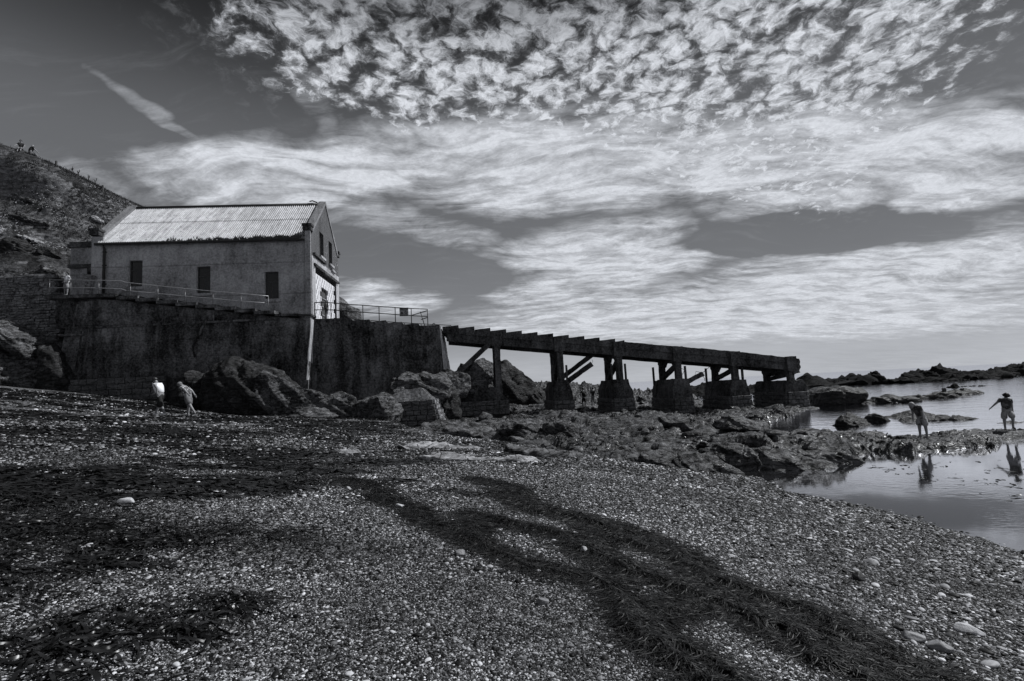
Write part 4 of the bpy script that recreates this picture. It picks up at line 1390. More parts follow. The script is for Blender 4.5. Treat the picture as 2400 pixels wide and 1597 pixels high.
words = ['nearest the slip wall, on a long plinth', 'second from the slip wall', 'third from the slip wall', 'fourth from the slip wall, with a snapped strut', 'fifth from the slip wall', 'last, at the seaward end']
zb = [0.75, 0.50, 0.42, 0.20, 0.15, 0.22]          # top of the masonry
zg = [-0.3, -0.75, -0.85, -0.95, -1.15, -1.3]
zpl = [1.75, 1.95, 1.85, 1.65, 1.35, 1.10]         # top of the concrete block
half = [1.0, 0.82, 0.84, 0.82, 0.86, 0.92]
for i, s in enumerate(PS):
    pr_ = Thing('slipway_pier', 'concrete slipway pier on a masonry foot, ' + words[i], 'pier', (s, 1.6, zg[i]), group='piers under the slipway')
    top = deck_top(s)
    zc = zpl[i]
    for t in (0.0, 3.36):
        pr_.part('column', MB().hexa([(s - 0.24, t - 0.22, zc - 0.5), (s + 0.24, t - 0.22, zc - 0.5), (s + 0.24, t + 0.22, zc - 0.5), (s - 0.24, t + 0.22, zc - 0.5)],
                                     [(s - 0.21, t - 0.20, top - 0.58), (s + 0.21, t - 0.20, top - 0.58), (s + 0.21, t + 0.20, top - 0.58), (s - 0.21, t + 0.20, top - 0.58)]).rough(4, 0.05, 2.2, 100 + i), 'slip_concrete')
    # cross beam with haunches
    pz = top - 1.16
    prof = [(-0.30, pz - 0.10), (0.22, pz - 0.42), (0.32, pz - 0.40), (0.75, pz - 0.06), (2.6, pz - 0.06), (3.02, pz - 0.40), (3.2, pz - 0.42), (3.66, pz - 0.10), (3.66, pz + 0.5), (-0.30, pz + 0.5)]
    pr_.part('cross_beam', MB().prism_x(prof, s - 0.24, s + 0.24).rough(3, 0.04, 2.0, 120 + i), 'slip_concrete')
    pr_.part('bearing_block', MB().box(s - 0.42, s + 0.36, -0.40, 0.10, pz - 0.02, top - 0.04).rough(4, 0.06, 2.4, 140 + i), 'slip_concrete')
    if i > 0:
        pr_.part('brace', MB().beam((s, 0.2, top - 1.45), (s, 3.2, zc + 0.15), 0.30, 0.34, up=(1, 0, 0)).rough(3, 0.04, 2.0, 160 + i), 'slip_concrete')
    h = half[i]
    c0, c1 = (s - h, s + h) if i else (10.62, 14.45)
    if i == 0:
        prof = [(10.6, 0.6), (14.6, 0.6), (14.35, 0.85), (13.45, 1.75), (10.7, 1.65)]
        pr_.part('plinth', MB().prism(prof, -0.35, 3.8).rough(4, 0.05, 1.5, 5), 'slip_concrete')
    else:
        e0 = (0, 0.5, 0.5, 0.52, 0.56, 0.62)[i]
        zm = zb[i] + (zc - zb[i]) * 0.42
        prof = [(c0 + 0.06, zb[i] - 0.1), (c1 - 0.06, zb[i] - 0.1), (c1 - 0.10, zm), (s + e0, zc), (s - e0, zc), (c0 + 0.10, zm + 0.15)]
        pr_.part('plinth', MB().prism(prof, -0.56, 4.0).rough(4, 0.13, 1.3, 180 + i), 'slip_concrete')
    pr_.part('footing', MB().box(c0 + 0.06, c1 - 0.06, -0.58, 4.0, zg[i] - 0.6, zb[i] - 0.02), 'mortar')
    nrow = max(2, int(round((zb[i] - zg[i]) / 0.32)))
    ch = (zb[i] - zg[i]) / nrow
    courses(pr_, c0, c1, -0.66, zg[i], nrow, ch, 0.50, seed=200 + i, taper=0.03)
    courses(pr_, -0.60, 4.1, c1 - 0.06, zg[i], nrow, ch, 0.50, seed=230 + i, along='t')
    courses(pr_, -0.60, 4.1, c0 + 0.06, zg[i], nrow, ch, 0.50, seed=260 + i, along='t')
    if i in (1, 2, 3, 4):
        for ds, dt, zz in ((-0.62, 0.0, 1.25), (0.42, -0.2, 1.2), (-0.1, -0.28, 1.1)) if i < 3 else ((-0.8, 3.3, 1.1), (0.5, -0.2, 1.0)):
            pr_.part('stub_post', MB().box(s + ds - 0.07, s + ds + 0.07, dt - 0.07, dt + 0.07, zc - 0.4, zc + zz).rough(2, 0.02, 4, i), 'slip_concrete')

# struts: the first still standing against the slip wall, others snapped
st = Thing('raking_strut', 'concrete strut leaning from the slip wall rocks up to the first pier', 'strut', (10.6, 0.1, 2.6))
st.part('strut', MB().beam((10.55, 0.15, 2.75), (13.55, 0.05, 5.35), 0.30, 0.36).rough(4, 0.04, 1.8, 3), 'slip_concrete')
st = Thing('raking_strut', 'broken double strut between the second and third piers', 'strut', (19.0, 1.4, 1.9))
st.part('strut', MB().beam((18.9, 2.0, 2.15), (22.2, 2.2, 4.35), 0.30, 0.34).rough(4, 0.05, 1.8, 4), 'slip_concrete')
st.part('fallen_strut', MB().beam((18.9, 0.3, 1.75), (21.1, 0.2, 3.15), 0.34, 0.38).rough(4, 0.06, 1.8, 5), 'slip_concrete')
st.part('rebar', MB().tube([(21.1, 0.2, 3.2), (21.2, 0.2, 3.35), (21.15, 0.2, 3.5)], 0.015, 5), 'iron')
st = Thing('snapped_strut', 'snapped strut with bent reinforcing bars sticking out beyond the fourth pier', 'strut', (28.4, 0.3, 1.2))
st.part('strut', MB().beam((28.1, 0.3, 1.15), (29.95, 0.3, 1.98), 0.30, 0.34).rough(4, 0.07, 2.4, 6), 'slip_concrete')
for pts in ([(29.3, 0.3, 1.8), (29.45, 0.3, 2.2), (29.75, 0.3, 2.1), (29.95, 0.3, 2.0)], [(28.3, 0.25, 2.0), (28.5, 0.2, 2.35), (28.2, 0.2, 2.5)], [(29.9, 0.3, 2.0), (31.2, 0.9, 2.75), (32.0, 1.6, 3.1)], [(29.9, 0.3, 1.9), (30.1, 0.3, 1.6), (30.1, 0.3, 1.4)]):
    st.part('rebar', MB().tube(pts, 0.022, 5), 'iron')

# ---------------------------------------------------------------- boulders and outcrops one can tell apart
def bz1(x, y):
    return float(beach_z(np.array([x], float), np.array([y], float))[0])


def sz1(x, y):
    return float(shelf_z(np.array([x], float), np.array([y], float))[0])


def gz1(x, y):
    return max(bz1(x, y), sz1(x, y))


ro = 'rock'
R_ = [
    # label, loc, half sizes, seed, material, rotz, tilt, extra
    ('huge dark humped boulder against the foot of the plinth', (-16.3, 33.0, 1.7), (3.7, 2.2, 2.5), 8, 'rock_dark', -0.06, (0.0, 0.36), dict(sub=6, bed=0.16, bedfreq=4, cuts=3, power=2.2)),
    ('ribbed lower slab leaning on the huge dark boulder', (-13.5, 31.6, 1.2), (2.9, 1.3, 1.75), 14, 'rock_mid', -0.1, (0.0, 0.42), dict(sub=6, bed=0.09, bedfreq=7, cuts=6)),
    ('dark wedge of rock behind the two walkers', (-20.3, 33.4, 2.0), (1.9, 1.3, 1.9), 21, 'rock_dark', 0.1, (0.1, 0.35), dict(bed=0.10, bedfreq=5)),
    ('low pale ribbed rock at the seaward tail of the huge boulder', (-12.0, 30.9, 0.65), (1.5, 1.0, 0.55), 26, 'rock_mid', 0.2, (0, 0.1), dict(bed=0.10, bedfreq=6)),
    ('rounded rock at the foot of the slip wall corner', (-10.9, 31.6, 0.95), (1.3, 1.0, 0.95), 33, 'rock_mid', 0.3, (0, 0.15), dict(bed=0.12, bedfreq=5)),
    ('lumpy cracked boulder standing alone before the slip wall', (-8.25, 31.0, 0.85), (1.55, 1.2, 1.15), 47, 'rock_mid', -0.2, (0, -0.12), dict(bed=0.12, bedfreq=5)),
    ('flat topped ledge of rock above the squared masonry', (-6.4, 33.9, 2.0), (2.15, 1.8, 1.15), 52, 'rock_mid', 0.0, (0.05, 0.10), dict(sub=6, bed=0.10, bedfreq=6, flat=0.7)),
    ('dark rock under the flat topped ledge', (-7.0, 34.2, 0.7), (1.9, 1.4, 1.4), 58, 'rock_dark', 0.4, (0, 0), {}),
    ('dark rock in the gap beside the first pier plinth', (-4.6, 35.2, 0.8), (1.0, 1.5, 1.8), 61, 'rock_dark', 0.2, (0, 0.1), {}),
    ('steep pale sided slab under the raking strut', (-3.3, 39.6, 2.3), (1.6, 1.3, 1.5), 67, 'rock_mid', 0.3, (0.1, 0.35), dict(bedfreq=4)),
    ('jumbled rock between slip wall and raking strut', (-4.3, 37.6, 2.3), (1.2, 0.9, 1.2), 68, 'rock_mid', 0.1, (0.0, 0.2), {}),
    ('tall craggy stack rising behind the first pier', (-3.5, 50.5, 2.3), (3.0, 2.2, 3.2), 74, 'rock_mid', 0.2, (0, 0.34), dict(sub=6, cuts=12, bed=0.10)),
    ('second shoulder of the craggy stack behind the slipway', (-0.9, 51.5, 2.2), (3.0, 1.8, 2.2), 81, 'rock_dark', 0.0, (0, 0.62), dict(cuts=10)),
    ('long dark ridge sloping down to the right of the stack', (1.0, 53.0, 1.2), (3.6, 1.8, 1.9), 83, 'rock_dark', 0.0, (0, 0.48), dict(sub=6, cuts=6)),
    ('dark crag standing behind the seaward gable above the slip railing', (-20.4, 60.0, 9.4), (2.3, 2.0, 4.2), 89, 'rock_mid', 0.0, (0, 0.32), dict(cuts=10)),
    ('dark rock low behind the first and second piers', (3.6, 55.0, 0.6), (2.3, 1.6, 1.2), 87, 'rock_dark', 0.2, (0, 0.1), {}),
    ('sunlit layered slab jutting out below the dry stone wall', (-34.2, 34.6, 7.0), (2.9, 1.7, 0.95), 92, 'rock_mid', 0.1, (0.1, 0.46), dict(sub=6, bed=0.2, bedfreq=4)),
    ('dark undercut rock below the sunlit layered slab', (-33.4, 35.2, 4.4), (2.4, 1.8, 2.2), 95, 'rock_mid', 0.3, (0, 0.15), dict(sub=6, cuts=10)),
    ('pale knobbly rock at the left edge above the beach', (-34.6, 33.6, 4.3), (1.5, 1.2, 1.5), 98, 'rock_mid', 0.3, (0, 0.3), dict(sub=5)),
    ('black rock filling the corner beside the plinth buttress', (-31.6, 35.6, 4.0), (1.3, 1.5, 2.4), 101, 'rock_dark', 0.3, (0, -0.1), dict(cuts=10)),
    ('grassy earth shoulder between wall and buttress', (-32.2, 36.4, 6.1), (1.5, 1.2, 0.9), 105, 'rock_mid', 0.3, (0, 0.1), {}),
    ('black square shouldered rock standing in the water past the last pier', (27.0, 44.3, -0.55), (2.45, 1.8, 1.35), 110, 'rock_sea', 0.0, (0, 0.05), dict(sub=5, cuts=4, flat=0.55, power=3.2)),
    ('low dark rock awash right of the square shouldered rock', (30.9, 42.6, -1.05), (2.6, 1.2, 0.62), 114, 'rock_sea', 0.1, (0, 0), {}),
    ('thin spit of rock awash in the middle of the inlet', (36.0, 45.2, -1.12), (3.4, 0.8, 0.42), 118, 'rock_sea', 0.03, (0, 0), {}),
    ('domed wet boulder in the shallows before the inlet', (16.6, 25.9, -1.05), (1.0, 0.8, 0.55), 122, 'rock_sea', 0.2, (0, 0), {}),
    ('smaller wet boulder behind the domed one', (19.2, 27.7, -1.08), (0.8, 0.6, 0.45), 126, 'rock_sea', 0.5, (0, 0), {}),
    ('flat wet rock with weed beside the stooping child', (20.9, 26.9, -1.12), (1.5, 0.7, 0.36), 130, 'rock_sea', 0.1, (0, 0), {}),
    ('thin wet ledge just behind the flat wet rock', (22.0, 29.0, -1.14), (1.6, 0.7, 0.36), 133, 'rock_sea', -0.1, (0, 0), {}),
    ('weedy rock between the two children', (22.6, 26.4, -1.16), (1.0, 0.5, 0.30), 137, 'rock_sea', 0.3, (0, 0), {}),
    ('scatter of weed covered rock awash behind the children', (22.6, 23.6, -1.2), (1.4, 0.35, 0.2), 139, 'rock_sea', 0.15, (0, 0), {}),
    ('angular pale faced rock at the edge of the shingle', (3.5, 15.6, -0.62), (0.75, 0.6, 0.50), 143, 'rock_mid', 0.3, (0.15, 0.35), dict(cuts=10, bed=0.06)),
    ('split wedge of rock left of the shingle edge group', (2.4, 15.2, -0.75), (0.45, 0.45, 0.32), 147, 'rock_mid', 0.1, (0, 0.3), dict(cuts=10)),
    ('dark angular rock leaning on the pale faced one', (4.25, 15.0, -0.72), (0.7, 0.55, 0.46), 151, 'rock_shelf', -0.4, (0.1, 0.3), dict(cuts=10)),
    ('broad ridged rock where shingle meets the pool', (5.35, 14.4, -0.86), (0.95, 0.6, 0.46), 155, 'rock_shelf', -0.1, (0.1, 0.22), dict(cuts=8, bed=0.09, bedfreq=6)),
    ('small dark tilted rock before the broad ridged one', (4.45, 14.1, -0.92), (0.55, 0.4, 0.28), 159, 'rock_shelf', 0.2, (0, 0.25), dict(cuts=9)),
    ('long striped rock running into the pool', (7.9, 15.3, -0.92), (1.15, 0.7, 0.42), 163, 'rock_shelf', -0.3, (0.1, 0.2), dict(bed=0.10, bedfreq=7)),
    ('dark block of rock above the long striped one', (6.4, 15.6, -0.66), (0.8, 0.7, 0.46), 167, 'rock_shelf', 0.2, (0, 0.2), dict(cuts=10)),
    ('rounded rock on the point between pool and shelf', (9.4, 15.9, -0.90), (0.9, 0.7, 0.45), 171, 'rock_shelf', -0.2, (0, 0.2), dict(bed=0.10, bedfreq=6)),
    ('pale rounded boulder on the shelf before the second pier', (0.3, 22.6, -0.1), (1.0, 0.8, 0.55), 175, 'rock_mid', 0.2, (0, 0.1), dict(bed=0.12, bedfreq=6)),
    ('pale blocky boulder beside the rounded one on the shelf', (2.1, 22.2, -0.2), (0.85, 0.7, 0.50), 179, 'rock_mid', -0.3, (0, 0.15), dict(bed=0.12, bedfreq=6)),
    ('long low pale outcrop left on the shelf edge', (-2.6, 23.6, -0.15), (1.5, 0.9, 0.45), 183, 'rock_mid', 0.1, (0, 0.1), dict(bed=0.12, bedfreq=6)),
    ('dark boulder on the shelf in front of the fourth pier', (7.9, 25.0, -0.35), (0.95, 0.7, 0.55), 187, 'rock_shelf', 0.1, (0, 0.2), dict(cuts=10)),
    ('dark jagged boulder on the shelf before the fifth pier', (10.2, 24.0, -0.5), (1.0, 0.8, 0.5), 191, 'rock_shelf', 0.4, (0, 0.2), dict(cuts=10)),
]
for lab, loc, size, seed, mat, rz, tilt, kw in R_:
    if seed >= 143:
        size, loc = (size[0] * 1.1, size[1] * 1.1, size[2] * 0.8), (loc[0], loc[1], loc[2] - 0.05)
    rock('boulder', lab, 'rock', loc, size, seed, mat, rz, tilt=tilt, **kw)

# smooth pale slabs bedded in the shingle
for lab, x, y, size, seed, rz in [('largest smooth pale slab bedded in the shingle', -0.85, 12.75, (1.65, 0.62, 0.20), 203, 0.55),
                                 ('cracked pale slab behind the largest one', -1.9, 14.9, (1.75, 0.75, 0.22), 207, 0.60),
                                 ('grey slab right of the pale slabs', 0.9, 14.9, (1.4, 0.9, 0.26), 211, 0.6),
                                 ('small white slab farthest left in the shingle', -3.95, 13.0, (1.1, 0.36, 0.13), 215, 0.95)]:
    rock('rock_slab', lab, 'rock', (x, y, bz1(x, y) - 0.06), size, seed, 'rock_pale' if seed != 211 else 'rock_mid', rz, tilt=(-0.05, 0.15), cuts=6, rough=0.22, bed=0.10, flat=0.5)

# the reef: rocks standing along the far side of the inlet
reef = [('long low reef reaching from the last pier', (56, 106, -1.1), (19, 6, 1.9), 301, 0.02, {}), ('jagged hump on the left of the far reef', (69, 112, -0.8), (7, 4, 2.2), 305, 0.1, {}),
        ('leaning tooth of rock on the far reef', (79, 113, -0.3), (2.4, 2, 2.3), 309, 0.3, {}), ('broad hump in the middle of the far reef', (95.5, 118, -0.6), (7.5, 4, 2.7), 313, 0.0, {}),
        ('long straight ledge in front of the far reef', (84, 100, -1.0), (14.5, 3.5, 1.35), 317, 0.0, dict(flat=0.6, power=4)), ('low flank right of the broad hump', (107, 118, -1.0), (9, 4, 1.8), 321, 0.05, {}),
        ('pointed rock near the right end of the far reef', (122, 126, -0.7), (6.5, 4, 2.7), 325, 0.1, {}), ('small crag next to the pointed rock', (132, 128, -0.7), (4.5, 3, 2.2), 329, 0.2, {}),
        ('last low rock at the right end of the reef', (143, 130, -1.0), (4.2, 3, 1.3), 333, 0.1, {}), ('distant islet standing in the open sea', (206, 208, -0.6), (9, 7, 4.0), 337, 0.0, {}),
        ('low skerry left of the distant islet', (194, 206, -1.0), (6, 4, 2.0), 339, 0.0, {}),
        ('thin reef awash below the distant islet', (135, 108, -1.2), (22, 3, 0.6), 341, 0.02, {}), ('dark skerry seen past the fifth pier', (40, 128, -1.0), (3.5, 3, 1.5), 345, 0.1, {}),
        ('low rocks seen under the slipway end', (34, 92, -1.1), (10, 4, 1.2), 349, 0.0, {}), ('small skerry between fourth and fifth piers', (22.5, 84, -0.9), (3.0, 2.5, 1.4), 353, 0.1, {}),
        ('small flat rock low in the inlet at the right edge', (58, 66, -1.2), (3.0, 1.2, 0.4), 357, 0.1, {})]
for lab, loc, size, seed, rz, kw in reef:
    rock('reef_rock', lab, 'rock', loc, (size[0], size[1], size[2] * 0.66), seed, 'rock_reef', rz, rough=0.42, bed=0.16, bedfreq=5, cuts=11, **kw)

# old timber frame stuck on a spit of rock
rock('boulder', 'low reef carrying two stub posts in the inlet', 'rock', (41.6, 48.6, -1.05), (2.6, 0.9, 0.42), 361, 'rock_sea', 0.05)
fp = Thing('stub_post', 'left of two stub posts on the low reef in the inlet', 'post', (40.3, 48.5, -0.9), axis=False, group='stub posts in the inlet')
fp.part('post', MB().box(40.2, 40.42, 48.4, 48.62, -1.1, -0.42).rough(3, 0.04, 4, 2), 'timber')
fp = Thing('stub_post', 'right of two stub posts on the low reef in the inlet', 'post', (42.0, 48.5, -0.9), axis=False, group='stub posts in the inlet')
fp.part('post', MB().box(41.9, 42.1, 48.4, 48.6, -1.1, -0.52).rough(3, 0.04, 4, 3), 'timber')

# squared masonry set under the ledge at the foot of the slip wall
ms = Thing('masonry_buttress', 'squared masonry buttress with a sunlit corner below the flat topped ledge', 'buttress', (-5.9, 31.6, -0.3), axis=False)
ms.part('core', MB().hexa([(-7.45, 31.55, -0.7), (-4.62, 31.55, -0.7), (-4.5, 34.0, -0.7), (-7.45, 34.0, -0.7)], [(-7.3, 31.75, 1.1), (-5.1, 31.75, 1.1), (-5.0, 34.0, 1.1), (-7.3, 34.0, 1.1)]), 'mortar')
for r in range(6):
    a, e = -7.5 + 0.02 * r, -4.62 - 0.08 * r
    x = a - (0.2 if r % 2 else 0)
    while x < e - 0.05:
        w = min(rr.choice((0.42, 0.5, 0.6)), e - x)
        o = bpy.data.objects.new('stone', stone_mesh((1.0, 0.24, 0.29), rr.randint(0, 5), 'masonry'))
        link(o)
        o.parent = ms.e
        o.location = Vector((x + w / 2, 31.5 + 0.035 * r + rr.uniform(-0.02, 0.02), -0.55 + r * 0.31)) - ms.base
        o.scale = (max(w - 0.025, 0.08), 1, 1)
        x += w
    y = 31.62
    while y < 33.6:
        w = rr.choice((0.42, 0.5, 0.6))
        o = bpy.data.objects.new('stone', stone_mesh((1.0, 0.24, 0.29), rr.randint(0, 5), 'rock_pale'))  # paler stone on this side paints in the sunlight
        link(o)
        o.parent = ms.e
        o.location = Vector((e + 0.02 + rr.uniform(-0.02, 0.02), y + w / 2, -0.55 + r * 0.31)) - ms.base
        o.scale = (w - 0.025, 1, 1)
        o.rotation_euler = (0, 0.2, math.pi / 2)
        y += w
ms.part('render_cap', MB().hexa([(-8.2, 31.7, 1.05), (-5.0, 31.7, 1.05), (-4.9, 34, 1.05), (-8.2, 34, 1.05)], [(-7.4, 32.3, 1.75), (-5.9, 32.3, 1.9), (-5.7, 34, 1.8), (-7.4, 34, 1.7)]).rough(4, 0.10, 1.4, 3), 'slip_wall')

# broken rubble strewn over the shelf
rs = np.random.RandomState(12)
protos = [rock_geo((1, 0.75, 0.40), 500 + k, sub=3, cuts=14, rough=0.2, bed=0.16, bedfreq=3) for k in range(6)]
vs, fs, off = [], [], 0
n = 0
while n < 420:
    y = 14 + (rs.rand() ** 1.4) * 46
    x = rs.uniform(-9, 26)
    if min(math.hypot(x - f_[0], y - f_[1]) for f_ in FOOTING) < 1.8 or float(poly_sd(np.array([x]), np.array([y]), SHELF)[0]) < 0.1 or vnoise(np.array([x * 0.5]), np.array([y * 0.5]), 0, 3)[0] < -0.1:
        continue
    sc = math.exp(rs.normal(-1.6, 0.5)) * (1 + max(0, y - 30) * 0.012)
    q, f = protos[rs.randint(6)]
    R = np.array(Euler((rs.uniform(-0.3, 0.3), rs.uniform(-0.1, 0.5), rs.uniform(0, 6.28))).to_matrix())
    vs.append((q * sc) @ R.T + np.array([x, y, sz1(x, y) + sc * 0.12]))
    fs.append(f + off)
    off += len(q)
    n += 1
me = bpy.data.meshes.new('shelf_rubble')
fast_mesh(me, np.concatenate(vs), np.concatenate(fs))
me.shade_smooth()
me.materials.append(MATS['rock_shelf'])
o = link(bpy.data.objects.new('shelf_rubble', me))
tag(o, 'broken rock rubble strewn over the tidal shelf', 'rubble', kind='stuff')

# ---------------------------------------------------------------- pebbles
m, nt, b = new_mat('pebble')
at = N(nt, 'ShaderNodeAttribute', attribute_type='INSTANCER', attribute_name='shade').outputs['Fac']
oc = N(nt, 'ShaderNodeTexCoord').outputs['Object']
mott = MR(nt, NOISE(nt, oc, 2.0, 4, 0.6), 0.3, 0.7, 0.75, 1.2, 'LINEAR')
nt.links.new(to_grey(nt, M(nt, 'MULTIPLY', at, mott)), b.inputs['Base Color'])
b.inputs['Roughness'].default_value = 0.55
b.inputs['Specular IOR Level'].default_value = 0.14


def pebble_field(name, label, P, S, sh, rot):
    me = bpy.data.meshes.new(name)
    me.vertices.add(len(P))
    me.vertices.foreach_set('co', P.astype(np.float32).ravel())
    for nm, typ, arr in (('scl', 'FLOAT_VECTOR', S), ('rot', 'FLOAT_VECTOR', rot), ('shade', 'FLOAT', sh)):
        a = me.attributes.new(nm, typ, 'POINT')
        a.data.foreach_set('vector' if typ == 'FLOAT_VECTOR' else 'value', arr.astype(np.float32).ravel())
    o = link(bpy.data.objects.new(name, me))
    ng = bpy.data.node_groups.new(name, 'GeometryNodeTree')
    ng.interface.new_socket('Geometry', in_out='INPUT', socket_type='NodeSocketGeometry')
    ng.interface.new_socket('Geometry', in_out='OUTPUT', socket_type='NodeSocketGeometry')
    gi = ng.nodes.new('NodeGroupInput')
    go = ng.nodes.new('NodeGroupOutput')
    ic = ng.nodes.new('GeometryNodeMeshIcoSphere')
    ic.inputs['Radius'].default_value = 1.0
    ic.inputs['Subdivisions'].default_value = 2
    ss = ng.nodes.new('GeometryNodeSetShadeSmooth')
    sm = ng.nodes.new('GeometryNodeSetMaterial')
    sm.inputs['Material'].default_value = MATS['pebble']
    ip = ng.nodes.new('GeometryNodeInstanceOnPoints')

    def attr(nm):
        a = ng.nodes.new('GeometryNodeInputNamedAttribute')
        a.data_type = 'FLOAT_VECTOR'
        a.inputs['Name'].default_value = nm
        return a.outputs[0]
    L = ng.links.new
    L(ic.outputs['Mesh'], ss.inputs['Geometry'])
    L(ss.outputs[0], sm.inputs['Geometry'])
    L(gi.outputs[0], ip.inputs['Points'])
    L(sm.outputs[0], ip.inputs['Instance'])
    e2r = ng.nodes.new('FunctionNodeEulerToRotation')
    L(attr('rot'), e2r.inputs[0])
    L(e2r.outputs[0], ip.inputs['Rotation'])
    L(attr('scl'), ip.inputs['Scale'])
    L(ip.outputs[0], go.inputs[0])
    md = o.modifiers.new('pebbles', 'NODES')
    md.node_group = ng
    me.materials.append(MATS['pebble'])
    tag(o, label, 'pebbles', kind='stuff')
    return o


rs = np.random.RandomState(5)


def polar(n, r0, r1, a0=-58, a1=58):
    r = np.sqrt(rs.uniform(r0 ** 2, r1 ** 2, n))
    a = np.radians(rs.uniform(a0, a1, n))
    return r * np.sin(a), r * np.cos(a)


PX, PY, PR = [], [], []
for n, r0, r1, rad, sg in ((360000, 2.2, 4.6, 0.0034, 0.48), (260000, 4.6, 7.5, 0.0048, 0.48), (220000, 7.5, 12.0, 0.0074, 0.45), (110000, 12.0, 20.0, 0.016, 0.4), (50000, 20.0, 44.0, 0.026, 0.4)):
    x, y = polar(n, r0, r1)
    PX.append(x), PY.append(y), PR.append(rad * np.exp(rs.normal(0, sg, n)))
x, y = polar(40000, 3.0, 12.0, 6, 52)                       # coarser towards the water
w = rs.rand(40000) < sstep(x, 1.6, 5.0)
PX.append(x[w]), PY.append(y[w]), PR.append(0.0098 * np.exp(rs.normal(0, 0.5, w.sum())))
x, y = polar(1500, 2.6, 12.0)
PX.append(x), PY.append(y), PR.append(0.010 * np.exp(rs.normal(0, 0.35, 1500)))
PX, PY, PR = np.concatenate(PX), np.concatenate(PY), np.concatenate(PR)
z = beach_z(PX, PY)
ok = (z > SEA_Z - 0.25) & (poly_sd(PX, PY, SHELF) < 1.0)
PX, PY, PR, z = PX[ok], PY[ok], PR[ok], z[ok]
nP = len(PX)
S = np.stack([PR * rs.uniform(1.0, 1.7, nP), PR * rs.uniform(0.75, 1.1, nP), PR * rs.uniform(0.42, 0.75, nP)], -1)
rot = np.stack([rs.normal(0, 0.22, nP), rs.normal(0, 0.22, nP), rs.uniform(0, 6.28, nP)], -1)
patch = 0.62 + 0.75 * fbm(PX * 0.5, PY * 0.8, 0, 4, 0.55, 91) + 0.25 * sstep(PX, -4, 2)
sh = (0.006 + 0.85 * rs.rand(nP) ** 5.6) * np.clip(patch, 0.2, 1.3)
pebble_field('pebbles', 'loose mixed pebbles covering the beach', np.stack([PX, PY, z + S[:, 2] * 0.25], -1), S, sh, rot)

# bigger stones one can point at
for i, (lab, x, y, sz, v, rz) in enumerate([
        ('largest pale oblong stone near the right lower edge', 3.65, 4.45, (0.115, 0.052, 0.036), 0.42, -0.5),
        ('long grey cobble beside the weed at lower right', 3.0, 4.2, (0.085, 0.048, 0.035), 0.22, -0.5),
        ('round shouldered cobble right of the long grey one', 3.1, 4.06, (0.085, 0.05, 0.04), 0.20, -0.4),
        ('dark round cobble on the shingle at right', 3.52, 5.6, (0.062, 0.055, 0.05), 0.03, 0.0),
        ('pale stone at the edge of the middle weed bank', 0.66, 5.63, (0.055, 0.05, 0.045), 0.30, 0.3),
        ('white pebble at the thin end of the weed trail', -1.58, 6.9, (0.06, 0.04, 0.03), 0.5, 0.0),
        ('grey stone left of the clump of weed', -0.62, 5.15, (0.06, 0.045, 0.03), 0.16, 0.2),
        ('pale lump among the kelp on the left', -4.33, 5.75, (0.10, 0.05, 0.04), 0.4, 0.2),
        ('flat stone on the shingle short of the pool', 4.15, 6.35, (0.085, 0.06, 0.03), 0.25, -0.3),
        ('grey stone in the lower middle shingle', 0.14, 4.19, (0.05, 0.035, 0.03), 0.16, 0.4)]):
    q, f = rock_geo(sz, 700 + i, sub=4, cuts=9, rough=0.10, bed=0.02)
    me = bpy.data.meshes.new('cobble')
    fast_mesh(me, q, f)
    me.shade_smooth()
    me.materials.append(plain('cobble_%d' % i, v, 0.6, var=0.3, scale=20, bump=0.2))
    o = link(bpy.data.objects.new('cobble', me))
    o.location = (x, y, bz1(x, y) + sz[2] * 0.75)
    o.rotation_euler = (0.05, 0.05, rz)
    tag(o, lab, 'stone')

# ---------------------------------------------------------------- seaweed
m, nt, b = new_mat('weed_strand')
p = wpos(nt)
v = MR(nt, NOISE(nt, p, 26.0, 4, 0.7), 0.42, 0.76, 0.002, 0.026, 'LINEAR')
nt.links.new(to_grey(nt, v), b.inputs['Base Color'])
b.inputs['Roughness'].default_value = 0.5
b.inputs['Specular IOR Level'].default_value = 0.18
m, nt, b = new_mat('kelp')
p = wpos(nt)
v = MR(nt, NOISE(nt, p, 9.0, 3, 0.6), 0.3, 0.75, 0.002, 0.018, 'LINEAR')
nt.links.new(to_grey(nt, v), b.inputs['Base Color'])
b.inputs['Roughness'].default_value = 0.33
b.inputs['Specular IOR Level'].default_value = 0.3


